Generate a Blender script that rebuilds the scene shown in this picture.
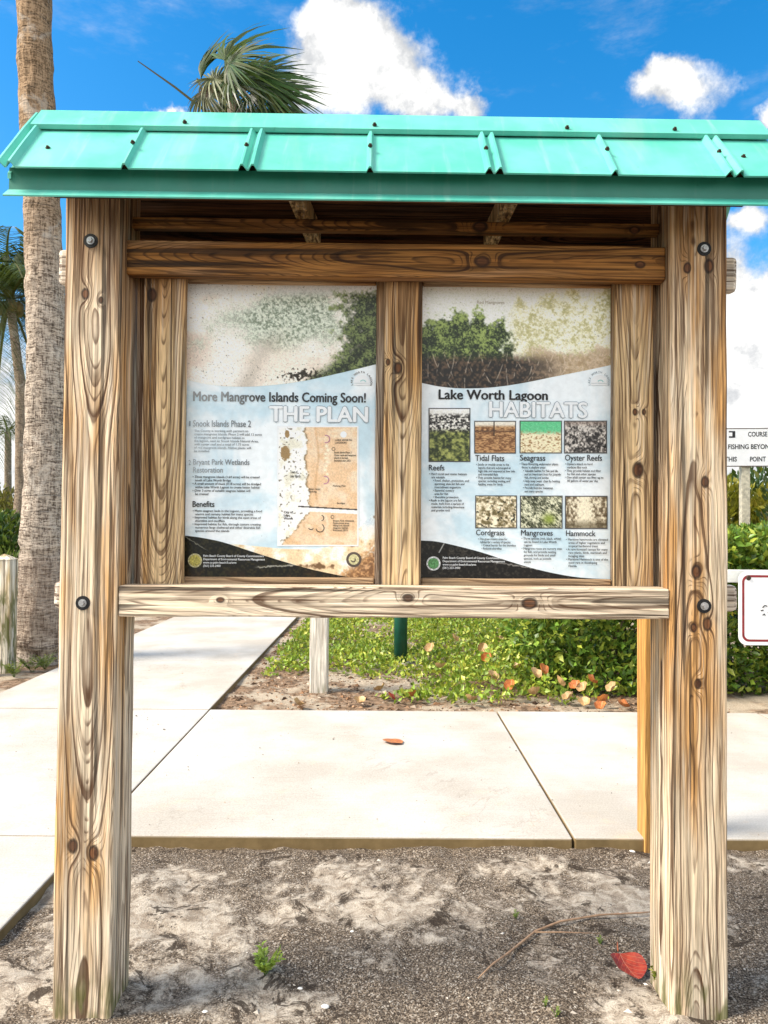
import bpy, math, random
import numpy as np
from mathutils import Vector, Matrix, Euler

random.seed(7)
rng = np.random.default_rng(11)
R = math.radians
for o in list(bpy.data.objects):
    bpy.data.objects.remove(o)
SC = bpy.context.scene
COL = SC.collection

# ------------------------------------------------------------------ camera
FPX = 740.0
cam_d = bpy.data.cameras.new('camera')
cam = bpy.data.objects.new('camera', cam_d)
COL.objects.link(cam)
cam_d.sensor_fit = 'VERTICAL'
cam_d.sensor_height = 36.0
cam_d.sensor_width = 27.0
cam_d.lens = 36.0 * FPX / 1024.0
cam_d.clip_start = 0.05
cam_d.clip_end = 3000
cam.location = (0, -1.82, 1.2)
CROT = (Matrix.Rotation(R(91.0), 3, 'X') @ Matrix.Rotation(R(0.40), 3, 'Z'))
cam.rotation_euler = CROT.to_euler()
SC.camera = cam
CLOC = Vector(cam.location)

# ------------------------------------------------------------------ sun, sky, exposure
SUN = Vector((-0.70, -0.16, 0.69)).normalized()      # direction towards the sun
sun_el = math.asin(SUN.z)
sun_az = math.atan2(SUN.x, SUN.y)
sd = bpy.data.lights.new('sun', 'SUN')
sd.energy = 2.6
sd.angle = R(20.0)
sd.color = (1.0, 0.91, 0.78)
so = bpy.data.objects.new('sun', sd)
so.rotation_euler = SUN.to_track_quat('Z', 'Y').to_euler()
so.location = (-6, -3, 8)
COL.objects.link(so)

SC.view_settings.view_transform = 'Standard'
SC.view_settings.look = 'None'
SC.view_settings.gamma = 1.0
SC.view_settings.exposure = 1.68
SC.view_settings.use_curve_mapping = False
SC.render.engine = 'CYCLES'
SC.cycles.max_bounces = 8
SC.cycles.use_denoising = True


class G:
    """small helper for writing node trees"""
    def __init__(s, nt):
        s.nt = nt
    def node(s, t, **kw):
        n = s.nt.nodes.new(t)
        for k, v in kw.items():
            setattr(n, k, v)
        return n
    def put(s, sock, v):
        if isinstance(v, bpy.types.NodeSocket):
            s.nt.links.new(v, sock)
        elif v is not None:
            if hasattr(sock.default_value, '__len__') and not hasattr(v, '__len__'):
                v = [v] * len(sock.default_value)
            if hasattr(sock.default_value, '__len__') and len(sock.default_value) == 4 and len(v) == 3:
                v = (*v, 1)
            sock.default_value = v
    def m(s, op, a, b=None, c=None, clamp=False):
        n = s.node('ShaderNodeMath', operation=op, use_clamp=clamp)
        s.put(n.inputs[0], a)
        if b is not None: s.put(n.inputs[1], b)
        if c is not None: s.put(n.inputs[2], c)
        return n.outputs[0]
    def add(s, a, b): return s.m('ADD', a, b)
    def sub(s, a, b): return s.m('SUBTRACT', a, b)
    def mul(s, a, b): return s.m('MULTIPLY', a, b)
    def xyz(s, v):
        n = s.node('ShaderNodeSeparateXYZ'); s.put(n.inputs[0], v); return n.outputs
    def vec(s, x, y, z):
        n = s.node('ShaderNodeCombineXYZ')
        s.put(n.inputs[0], x); s.put(n.inputs[1], y); s.put(n.inputs[2], z)
        return n.outputs[0]
    def vm(s, op, a, b):
        n = s.node('ShaderNodeVectorMath', operation=op)
        s.put(n.inputs[0], a); s.put(n.inputs[1], b); return n.outputs[0]
    def noise(s, v, scale=1.0, detail=2.0, rough=0.5, dist=0.0, col=False):
        n = s.node('ShaderNodeTexNoise')
        s.put(n.inputs['Vector'], v); s.put(n.inputs['Scale'], scale); s.put(n.inputs['Detail'], detail)
        s.put(n.inputs['Roughness'], rough); s.put(n.inputs['Distortion'], dist)
        return n.outputs[1 if col else 0]
    def voro(s, v, scale, feature='F1', out=0, rand=1.0):
        n = s.node('ShaderNodeTexVoronoi', feature=feature)
        s.put(n.inputs['Vector'], v); s.put(n.inputs['Scale'], scale); s.put(n.inputs['Randomness'], rand)
        return n.outputs[out]
    def ss(s, v, a, b, lo=0.0, hi=1.0):
        n = s.node('ShaderNodeMapRange', interpolation_type='SMOOTHSTEP')
        s.put(n.inputs[0], v); s.put(n.inputs[1], a); s.put(n.inputs[2], b); s.put(n.inputs[3], lo); s.put(n.inputs[4], hi)
        return n.outputs[0]
    def mix(s, f, a, b, blend='MIX'):
        n = s.node('ShaderNodeMix', data_type='RGBA', blend_type=blend)
        s.put(n.inputs[0], f); s.put(n.inputs[6], a); s.put(n.inputs[7], b)
        return n.outputs[2]
    def scale_col(s, c, f):
        return s.mix(1.0, c, s.vec(f, f, f), 'MULTIPLY')


def new_mat(name):
    m = bpy.data.materials.new(name)
    m.use_nodes = True
    nt = m.node_tree
    b = nt.nodes['Principled BSDF']
    return m, G(nt), b


def bump(g, b, h, dist=0.002, strength=1.0):
    n = g.node('ShaderNodeBump')
    n.inputs['Strength'].default_value = strength
    n.inputs['Distance'].default_value = dist
    g.put(n.inputs['Height'], h)
    g.nt.links.new(n.outputs[0], b.inputs['Normal'])


def objco(g):
    return g.node('ShaderNodeTexCoord').outputs['Object']


# ---- world
world = bpy.data.worlds.new('World')
SC.world = world
world.use_nodes = True
wg = G(world.node_tree)
wbg = world.node_tree.nodes['Background']
sky = wg.node('ShaderNodeTexSky', sky_type='NISHITA')
sky.sun_disc = False
sky.sun_elevation = sun_el
sky.sun_rotation = sun_az
sky.altitude = 0
sky.air_density = 1.0
sky.dust_density = 0.5
sky.ozone_density = 2.0
hs = wg.node('ShaderNodeHueSaturation')
hs.inputs['Saturation'].default_value = 1.45
hs.inputs['Value'].default_value = 0.62
hs.inputs['Hue'].default_value = 0.495
wg.put(hs.inputs['Color'], sky.outputs[0])
wdir = wg.node('ShaderNodeTexCoord').outputs['Generated']
dx, dy, dz = wg.xyz(wdir)
az = wg.m('ARCTAN2', dx, dy)
el = wg.m('ARCSINE', dz)
wob = wg.noise(wdir, 9.0, 6.0, 0.62, col=True)
wx, wy, _w = wg.xyz(wob)
az2 = wg.add(az, wg.mul(wg.sub(wx, 0.5), 0.10))
el2 = wg.add(el, wg.mul(wg.sub(wy, 0.5), 0.10))


def cloud_dir(x, y):
    d = CROT @ Vector(((x - 384) / FPX, (512 - y) / FPX, -1))
    d.normalize()
    return math.atan2(d.x, d.y), math.asin(d.z)


CLOUDS = [(352, 68, 48, 40), (330, 34, 26, 18), (388, 62, 38, 30), (304, 92, 32, 30), (420, 96, 26, 20), (462, 104, 20, 15),
          (688, 90, 38, 27), (668, 76, 20, 16), (776, 112, 14, 10), (765, 350, 70, 56), (726, 296, 18, 34), (792, 292, 26, 22), (742, 226, 14, 12),
          (752, 440, 120, 44), (164, 107, 22, 8), (-25, 400, 90, 75), (20, 470, 120, 30), (-150, 330, 80, 40),
          (900, 160, 90, 50), (1050, 300, 160, 80), (-330, 120, 110, 60), (560, -260, 140, 60), (120, -420, 120, 60)]
dens = None
for (x, y, rx, ry) in CLOUDS:
    a, e = cloud_dir(x, y)
    q = wg.add(wg.m('POWER', wg.m('ABSOLUTE', wg.mul(wg.sub(az2, a), FPX / rx)), 2.0),
               wg.m('POWER', wg.m('ABSOLUTE', wg.mul(wg.sub(el2, e), FPX / ry)), 2.0))
    f = wg.m('EXPONENT', wg.mul(q, -1.0))
    dens = f if dens is None else wg.add(dens, f)
# unseen broken cloud behind the camera and overhead, added as white fill light
back = wg.mul(wg.ss(wg.noise(wdir, 2.6, 5.0, 0.6), 0.38, 0.54), wg.m('MAXIMUM', wg.ss(dy, 0.1, -0.2), wg.ss(dz, 0.72, 0.86)))
dens = wg.add(dens, back)
fine = wg.noise(wdir, 20.0, 8.0, 0.62)
dd = wg.add(dens, wg.mul(wg.sub(fine, 0.5), 1.25))
cov = wg.ss(dd, 0.24, 0.86)
cov = wg.m('MAXIMUM', cov, wg.mul(wg.ss(wg.noise(wg.vm('MULTIPLY', wdir, (3.0, 3.0, 9.0)), 2.0, 6.0, 0.65), 0.55, 0.85), 0.28))
shade = wg.ss(wg.add(wg.noise(wdir, 20.0, 7.0, 0.62), wg.mul(wg.ss(dd, 0.5, 1.3), 0.10)), 0.38, 0.66, 0.66, 1.08)
CL = 2.75
ccol = wg.scale_col(wg.mix(shade, (0.80 * CL, 0.88 * CL, 1.0 * CL, 1), (1.0 * CL, 0.99 * CL, 0.97 * CL, 1)), shade)
# unseen clouds facing the sun, behind the viewer, brightened to raise the fill
ccol = wg.scale_col(ccol, wg.ss(dy, 0.15, -0.3, 1.0, 1.8))
wg.put(wbg.inputs['Color'], wg.mix(cov, hs.outputs[0], ccol))
wbg.inputs['Strength'].default_value = 0.13


# ------------------------------------------------------------------ pixel helpers (points on real planes)
def ray(x, y):
    return CROT @ Vector(((x - 384) / FPX, (512 - y) / FPX, -1))
def P(x, y, Y):
    d = ray(x, y); t = (Y - CLOC.y) / d.y
    return CLOC + d * t
def GR(x, y, z=0.0):
    d = ray(x, y); t = (z - CLOC.z) / d.z
    return CLOC + d * t
KM = Matrix.Rotation(R(0.8), 4, 'Z')
KI = KM.inverted()
def K(x, y, c):
    """kiosk-local point seen at a pixel, on the local plane y = c"""
    o = KI @ CLOC; d = KI.to_3x3() @ ray(x, y)
    t = (c - o.y) / d.y
    return o + d * t


# ------------------------------------------------------------------ numpy noise
def vnoise(x, y, s=0.0):
    xi = np.floor(x); yi = np.floor(y)
    fx = x - xi; fy = y - yi
    fx = fx * fx * (3 - 2 * fx); fy = fy * fy * (3 - 2 * fy)
    def h(a, b):
        v = np.sin(a * 127.1 + b * 311.7 + s * 74.7) * 43758.5453
        return v - np.floor(v)
    return (h(xi, yi) * (1 - fx) + h(xi + 1, yi) * fx) * (1 - fy) + (h(xi, yi + 1) * (1 - fx) + h(xi + 1, yi + 1) * fx) * fy
def fbm(x, y, s=0.0, o=4, g=0.5):
    x = np.asarray(x, float); y = np.asarray(y, float)
    t = 0; a = 1.0; n = 0
    for i in range(o):
        t = t + a * vnoise(x * 2 ** i + 17.3 * i, y * 2 ** i - 9.1 * i, s + i); n += a; a *= g
    return t / n
def lin(c):
    c = np.asarray(c, float) / 255.0
    return np.where(c <= 0.04045, c / 12.92, ((c + 0.055) / 1.055) ** 2.4)
def sst(v, a, b):
    t = np.clip((v - a) / (b - a), 0, 1); return t * t * (3 - 2 * t)


# ------------------------------------------------------------------ mesh helpers
class MB:
    def __init__(s):
        s.v = []; s.f = []; s.sm = []
    def quadbox(s, lo, hi):
        b = len(s.v)
        for z in (lo[2], hi[2]):
            for y in (lo[1], hi[1]):
                for x in (lo[0], hi[0]):
                    s.v.append((x, y, z))
        for f in ((0, 2, 3, 1), (4, 5, 7, 6), (0, 1, 5, 4), (2, 6, 7, 3), (0, 4, 6, 2), (1, 3, 7, 5)):
            s.f.append([b + i for i in f]); s.sm.append(False)
        return s
    def box(s, c, d):
        return s.quadbox([c[i] - d[i] / 2 for i in range(3)], [c[i] + d[i] / 2 for i in range(3)])
    def poly(s, pts, smooth=False):
        b = len(s.v); s.v += [tuple(p) for p in pts]; s.f.append(list(range(b, b + len(pts)))); s.sm.append(smooth); return s
    def prism(s, pts, off):
        """closed outline pts extruded by vector off"""
        b = len(s.v); n = len(pts); off = Vector(off)
        s.v += [tuple(p) for p in pts] + [tuple(Vector(p) + off) for p in pts]
        s.f.append(list(range(b, b + n))[::-1]); s.f.append(list(range(b + n, b + 2 * n)))
        for i in range(n):
            j = (i + 1) % n
            s.f.append([b + i, b + j, b + n + j, b + n + i])
        s.sm += [False] * (n + 2)
        return s
    def tube(s, path, rad, n=8, cap=True, smooth=True):
        b = len(s.v); path = [Vector(p) for p in path]; m = len(path)
        up = Vector((0.13, 0.31, 0.94))
        for i, p in enumerate(path):
            t = (path[min(i + 1, m - 1)] - path[max(i - 1, 0)]).normalized()
            a = t.cross(up)
            if a.length < 0.05: a = t.cross(Vector((1, 0, 0)))
            a.normalize(); c = t.cross(a)
            r = rad[i] if hasattr(rad, '__len__') else rad
            for k in range(n):
                w = 2 * math.pi * k / n
                s.v.append(tuple(p + (a * math.cos(w) + c * math.sin(w)) * r))
        for i in range(m - 1):
            for k in range(n):
                s.f.append([b + i * n + k, b + i * n + (k + 1) % n, b + (i + 1) * n + (k + 1) % n, b + (i + 1) * n + k]); s.sm.append(smooth)
        if cap:
            s.f.append([b + k for k in range(n)][::-1]); s.sm.append(False)
            s.f.append([b + (m - 1) * n + k for k in range(n)]); s.sm.append(False)
        return s
    def build(s, name, mat, parent=None, loc=(0, 0, 0), center=False, bev=0.0):
        v = s.v
        if center:
            a = np.array(v); c = (a.min(0) + a.max(0)) / 2
            v = [tuple(q) for q in (a - c)]; loc = tuple(np.array(loc) + c)
        me = bpy.data.meshes.new(name)
        me.from_pydata(v, [], s.f); me.update()
        me.polygons.foreach_set('use_smooth', s.sm)
        me.materials.append(mat)
        o = bpy.data.objects.new(name, me); COL.objects.link(o)
        o.location = loc
        if parent: o.parent = parent
        if bev:
            md = o.modifiers.new('bevel', 'BEVEL'); md.width = bev; md.segments = 2; md.limit_method = 'ANGLE'; md.angle_limit = R(40)
        return o


def np_mesh(name, V, F, mat, parent=None, col=None, smooth=False, loc=(0, 0, 0)):
    """V (n,3), F (m,k) arrays, col per-vertex (n,3) linear"""
    me = bpy.data.meshes.new(name)
    V = np.asarray(V, np.float32); F = np.asarray(F, np.int32)
    me.vertices.add(len(V)); me.vertices.foreach_set('co', V.ravel())
    k = F.shape[1]
    me.loops.add(F.size); me.loops.foreach_set('vertex_index', F.ravel())
    me.polygons.add(len(F))
    me.polygons.foreach_set('loop_start', np.arange(0, F.size, k, dtype=np.int32))
    me.polygons.foreach_set('loop_total', np.full(len(F), k, np.int32))
    me.polygons.foreach_set('use_smooth', np.full(len(F), smooth, bool))
    me.update(calc_edges=True); me.validate()
    if col is not None:
        ca = me.color_attributes.new('Col', 'FLOAT_COLOR', 'POINT')
        c4 = np.ones((len(V), 4), np.float32); c4[:, :3] = col
        ca.data.foreach_set('color', c4.ravel())
    me.materials.append(mat)
    o = bpy.data.objects.new(name, me); COL.objects.link(o); o.location = loc
    if parent: o.parent = parent
    return o


def thing(name, label, cat, loc=(0, 0, 0), rz=0.0, group=None):
    o = bpy.data.objects.new(name, None); COL.objects.link(o)
    o.empty_display_size = 0.1
    o.location = loc; o.rotation_euler = (0, 0, rz)
    tag(o, label, cat, group); return o
def tag(o, label, cat, group=None):
    o['label'] = label; o['category'] = cat
    if group: o['group'] = group
    return o
def structure(o):
    o['kind'] = 'structure'; return o
def stuff(o, label=None, cat=None):
    o['kind'] = 'stuff'
    if label: o['label'] = label; o['category'] = cat
    return o


# ------------------------------------------------------------------ materials
def wood(name, ax='Z', seed=0.0, early=(0.60, 0.44, 0.28), late=(0.075, 0.030, 0.011), warm=(0.50, 0.26, 0.09), warm_amt=0.5,
         ring=85.0, pith=(0.01, 0.07), drift=0.015, wav=1.0, knots=(), moss=None, lines=0.92, fade=None, cracks=0.8, pale=None, shelter=None):
    bleach = 0.5 if early[0] > 0.6 else 0.0
    m, g, b = new_mat(name)
    x, y, z = g.xyz(objco(g))
    u, v, l = (x, y, z) if ax == 'Z' else (z, y, x)
    sv = (seed * 3.1, seed * 1.7, seed * 5.3)
    def co(su, sl, k=0.0):
        return g.vm('ADD', g.vec(g.mul(u, su), g.mul(v, su), g.mul(l, sl)), tuple(q + k for q in sv))
    n1 = g.sub(g.noise(co(4.5, 1.1), 1.0, 2.0), 0.5)
    n2 = g.sub(g.noise(co(22, 4.5, 3), 1.0, 2.0), 0.5)
    n3 = g.sub(g.noise(co(3, 1.5, 9), 1.0, 1.0), 0.5)
    uu = g.add(g.sub(u, pith[0]), g.add(g.mul(n1, 0.026 * wav), g.mul(n2, 0.007)))
    vv = g.add(g.add(g.sub(v, pith[1]), g.mul(l, drift)), g.mul(n3, 0.05 * wav))
    r = g.m('SQRT', g.add(g.mul(uu, uu), g.mul(vv, vv)))
    kmask = None; kring = None
    for (ku, kl, kr) in knots:
        kr = kr * 0.85
        a = g.mul(g.sub(u, ku), 1.0 / kr); c = g.mul(g.sub(l, kl), 1.0 / (kr * (1.5 if ax == 'Z' else 1.5)))
        c2 = g.mul(c, 0.62)
        d2 = g.add(g.mul(a, a), g.mul(c, c))
        dw = g.add(g.mul(g.mul(a, a), 0.28), g.mul(g.mul(c2, c2), 0.5))
        r = g.add(r, g.mul(g.m('EXPONENT', g.mul(dw, -1.0)), 0.003 + kr * 0.62))
        d = g.m('SQRT', d2)
        d = g.add(d, g.mul(n2, 0.5))
        core = g.ss(d, 1.05, 0.75)
        rg = g.mul(g.ss(d, 0.55, 0.95), g.ss(d, 1.45, 1.0))
        kmask = core if kmask is None else g.m('MAXIMUM', kmask, core)
        kring = rg if kring is None else g.m('MAXIMUM', kring, rg)
    ph = g.mul(r, ring)
    f = g.m('FRACT', ph)
    wn = g.node('ShaderNodeTexWhiteNoise', noise_dimensions='1D')
    g.put(wn.inputs['W'], g.add(g.m('FLOOR', ph), seed))
    st = g.mul(g.ss(wn.outputs[0], 0.0, 1.0, 0.15, 1.0), g.ss(g.noise(co(18, 1.2, 57), 1.0, 2.0), 0.28, 0.52, 0.35, 1.0))
    line = g.m('ADD', g.mul(g.ss(f, 0.52, 0.88), g.ss(f, 1.0, 0.93)), g.mul(g.ss(f, 0.1, 0.9), 0.22), clamp=True)
    line = g.m('MULTIPLY', line, st)
    f2 = g.m('FRACT', g.add(g.mul(ph, 2.37), g.mul(n2, 0.6)))
    line2 = g.mul(g.mul(g.ss(f2, 0.62, 0.86), g.ss(f2, 1.0, 0.90)), g.ss(g.noise(co(60, 1.6, 51), 1.0, 2.0), 0.40, 0.58))
    fib = g.noise(co(230, 5, 5), 1.0, 3.0, 0.6)
    fib2 = g.noise(co(90, 2.2, 7), 1.0, 3.0, 0.6)
    crk = g.mul(g.ss(g.noise(co(52, 0.8, 13), 1.0, 2.0, 0.45), 0.612, 0.65), cracks)
    tone = g.noise(co(9, 1.5, 21), 1.0, 3.0, 0.6)
    wt = g.m('MULTIPLY', g.ss(tone, 0.66 - 0.36 * warm_amt, 0.86 - 0.36 * warm_amt), 1.0)
    if fade:      # bleached towards a place on the length: (l from, l to)
        wt = g.mul(wt, g.ss(l, fade[0], fade[1], 0.25, 1.0))
    col = g.mix(wt, early, warm)
    if pale:
        pm = g.mul(g.ss(g.add(l, g.mul(n1, 0.5)), pale[0], pale[1]), 0.55)
        col = g.mix(pm, col, (0.70, 0.60, 0.46))
    if shelter:    # unweathered brown where the roof keeps rain and sun off
        sh = g.ss(g.add(l, g.mul(n1, 0.18)), shelter[0], shelter[1])
        col = g.mix(g.mul(sh, 0.85), col, g.mix(wt, (0.36, 0.19, 0.075), (0.26, 0.11, 0.03)))
    grey = g.ss(g.noise(co(14, 2.0, 33), 1.0, 3.0), 0.55, 0.75, 0.0, 0.18)
    col = g.mix(grey, col, (0.42, 0.37, 0.31))
    col = g.scale_col(col, g.ss(g.noise(co(150, 3.2, 61), 1.0, 4.0, 0.65), 0.28, 0.72, 0.42, 1.42))
    streak = g.ss(fib2, 0.54, 0.64)
    col = g.mix(g.mul(streak, 0.75), col, late)
    col = g.mix(g.mul(g.ss(fib2, 0.46, 0.36), 0.6), col, g.mix(bleach, g.scale_col(col, 1.4), (0.80, 0.72, 0.60)))
    col = g.mix(g.mul(line2, lines * 0.8), col, late)
    col = g.mix(g.mul(line, lines), col, late)
    if kmask is not None:
        col = g.mix(g.mul(kmask, 0.92), col, g.mix(g.ss(fib2, .35, .65), (0.050, 0.018, 0.009), (0.17, 0.065, 0.025)))
        col = g.mix(g.mul(kring, 0.85), col, (0.025, 0.012, 0.008))
    col = g.mix(g.mul(crk, 0.9), col, (0.018, 0.012, 0.009))
    if moss is not None:
        mm = g.mul(g.ss(g.add(l, g.mul(n2, 0.10)), moss + 0.16, moss), g.ss(g.noise(co(34, 9, 41), 1.0, 3.0), 0.44, 0.60))
        col = g.mix(g.mul(mm, 0.8), col, (0.09, 0.10, 0.015))
    g.put(b.inputs['Base Color'], col)
    b.inputs['Roughness'].default_value = 0.75
    b.inputs['Specular IOR Level'].default_value = 0.25
    h = g.sub(g.sub(g.mul(fib, 0.45), g.mul(line, 0.35)), g.add(g.mul(crk, 1.4), g.mul(streak, 0.4)))
    bump(g, b, h, 0.0035, 0.9)
    return m


def plain(name, col, rough=0.6, metal=0.0, var=0.15, scale=30.0, bumpd=0.0, spec=0.4):
    m, g, b = new_mat(name)
    n = g.noise(objco(g), scale, 4.0, 0.6)
    c = g.scale_col(g.mix(0.0, col, col), g.ss(n, 0.25, 0.75, 1 - var, 1 + var))
    g.put(b.inputs['Base Color'], c)
    b.inputs['Roughness'].default_value = rough
    b.inputs['Metallic'].default_value = metal
    b.inputs['Specular IOR Level'].default_value = spec
    if bumpd: bump(g, b, n, bumpd)
    return m


def vcol_mat(name, rough=0.5, spec=0.4, trans=0.0, val=1.0, grain=0.0):
    m, g, b = new_mat(name)
    a = g.node('ShaderNodeVertexColor', layer_name='Col').outputs[0]
    if val != 1.0: a = g.scale_col(a, val)
    if grain:
        n = g.noise(objco(g), 900.0, 2.0)
        a = g.scale_col(a, g.ss(n, 0.2, 0.8, 1 - grain, 1 + grain))
    g.put(b.inputs['Base Color'], a)
    b.inputs['Roughness'].default_value = rough
    b.inputs['Specular IOR Level'].default_value = spec
    if trans:
        t = g.node('ShaderNodeBsdfTranslucent'); g.put(t.inputs[0], g.mix(0.5, a, (0.30, 0.36, 0.03)))
        mx = g.node('ShaderNodeMixShader'); mx.inputs[0].default_value = trans
        g.nt.links.new(b.outputs[0], mx.inputs[1]); g.nt.links.new(t.outputs[0], mx.inputs[2])
        g.nt.links.new(mx.outputs[0], g.nt.nodes['Material Output'].inputs[0])
    return m


LEAF = vcol_mat('leaf', 0.42, 0.45, 0.28)
PALM_LEAF = vcol_mat('palm_leaf', 0.45, 0.4, 0.12, 0.66)
PRINT = vcol_mat('printed_picture', 0.32, 0.35, grain=0.10)
CHIP = vcol_mat('litter', 0.9, 0.1)
M_black = plain('black_ink', (0.012, 0.012, 0.014), 0.35, spec=0.3)
M_white = plain('white_ink', (0.83, 0.85, 0.86), 0.35, var=0.03)
M_greyink = plain('grey_ink', (0.30, 0.36, 0.40), 0.4, var=0.05)
M_steel = plain('galvanised_steel', (0.42, 0.41, 0.40), 0.45, 0.8, 0.25, 200)
M_recess = plain('recess_shade', (0.012, 0.011, 0.011), 0.6, 0.2, 0.4, 200)


def graded_ink(name, col, pale, lo, hi):
    """printed ink, unevenly paler towards the left"""
    m, g, b = new_mat(name)
    p = g.node('ShaderNodeTexCoord').outputs['Object']
    n = g.noise(p, 14.0, 3.0, 0.6)
    x, y, z = g.xyz(p)
    t = g.ss(g.add(x, g.mul(g.sub(n, 0.5), 0.16)), lo, hi)
    g.put(b.inputs['Base Color'], g.mix(t, pale, col)); b.inputs['Roughness'].default_value = 0.35
    return m


# ------------------------------------------------------------------ ground
def ground_h(x, y):
    h = (fbm(x * 2.1, y * 2.1, 3, 4) - 0.5) * 0.040 + (fbm(x * 11, y * 11, 8, 3) - 0.5) * 0.030
    return np.where(y > 0.92, np.minimum(h, 0.012), np.minimum(h, 0.024))

xs = np.concatenate([np.array([-900, -300, -100, -50, -25, -14, -9, -6, -4.5, -3.5, -2.8]), np.arange(-2.3, 2.8, 0.016),
                     np.array([3.2, 4, 5, 7, 10, 16, 28, 55, 110, 300, 900])])
ys = np.concatenate([np.array([-300, -80, -25, -8, -4, -2.5, -1.8, -1.3]), np.arange(-1.0, 1.0, 0.016), np.arange(1.05, 4.0, 0.06),
                     np.arange(4.1, 9, 0.2), np.array([9.5, 11, 13, 16, 20, 28, 45, 80, 160, 400, 1200])])
XX, YY = np.meshgrid(xs, ys)
ZZ = ground_h(XX, YY)
nx, ny = len(xs), len(ys)
idx = np.arange(nx * ny).reshape(ny, nx)
F = np.stack([idx[:-1, :-1], idx[:-1, 1:], idx[1:, 1:], idx[1:, :-1]], -1).reshape(-1, 4)


def ground_mat():
    m, g, b = new_mat('sandy_soil')
    p = objco(g)
    x, y, z = g.xyz(p)
    patch = g.noise(p, 2.6, 6.0, 0.62, 0.8)
    mid = g.noise(p, 22.0, 5.0, 0.70, 0.6)
    spk = g.noise(p, 210.0, 3.0, 0.8)
    gr = g.voro(p, 240.0, out=1)
    vr, vg, vb = g.xyz(gr)
    dirt_near_edge = g.mul(g.ss(y, 0.55, 0.93), 0.10)
    zone = g.mul(g.mul(g.ss(y, 0.22, 0.55), g.ss(y, 0.93, 0.80)), g.ss(x, 1.1, 0.7, 0.3, 1.0))
    q = g.add(g.sub(g.add(g.mul(patch, 1.6), g.mul(mid, 0.55)), dirt_near_edge), g.sub(g.mul(zone, 0.16), 0.10))
    sandy = g.mul(g.ss(q, 0.97, 1.20), 0.85)
    sand = g.mix(g.ss(mid, 0.35, 0.65), (0.33, 0.265, 0.20), (0.64, 0.56, 0.455))
    grit = g.mix(g.ss(spk, 0.42, 0.60), (0.045, 0.033, 0.024), (0.33, 0.26, 0.19))
    grit = g.mix(g.mul(g.ss(vg, 0.86, 0.90), 0.6), grit, (0.60, 0.53, 0.44))
    grit = g.mix(g.mul(g.ss(vb, 0.74, 0.78), 0.7), grit, (0.05, 0.038, 0.03))
    sand = g.mix(g.mul(g.ss(spk, 0.46, 0.36), 0.55), sand, (0.16, 0.125, 0.09))
    col = g.mix(sandy, grit, sand)
    clump = g.mul(g.ss(g.noise(p, 7.0, 7.0, 0.78, 0.7), 0.55, 0.60), 0.9)
    col = g.mix(clump, col, (0.045, 0.033, 0.024))
    # planting bed behind the walk: bark mulch, brown and orange
    bed = g.mul(g.ss(y, 2.83, 2.95), 1.0)
    mul = g.mix(g.ss(mid, 0.4, 0.6), (0.07, 0.045, 0.03), (0.30, 0.20, 0.13))
    mul = g.mix(g.ss(spk, 0.50, 0.62), mul, (0.36, 0.25, 0.16))
    sandm = g.m('MAXIMUM', g.ss(g.noise(p, 1.7, 4.0, 0.7), 0.46, 0.56), g.ss(g.vm('DISTANCE', p, (-.35, 3.3, 0)), .1, .2) if False else 0.0)
    mul = g.mix(g.mul(sandm, 0.85), mul, g.mix(g.ss(spk, .35, .6), (0.30, .24, .17), (0.58, 0.50, 0.39)))
    col = g.mix(bed, col, mul)
    far = g.ss(y, 9.0, 14.0)
    col = g.mix(far, col, g.mix(mid, (0.05, 0.08, 0.02), (0.16, 0.18, 0.07)))
    g.put(b.inputs['Base Color'], col)
    b.inputs['Roughness'].default_value = 0.95
    b.inputs['Specular IOR Level'].default_value = 0.1
    bump(g, b, g.add(g.mul(spk, 0.7), g.add(g.mul(vr, 0.3), g.mul(mid, 0.8))), 0.010, 0.9)
    return m


ground = structure(np_mesh('ground', np.stack([XX, YY, ZZ], -1).reshape(-1, 3), F, ground_mat(), smooth=True))

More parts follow.
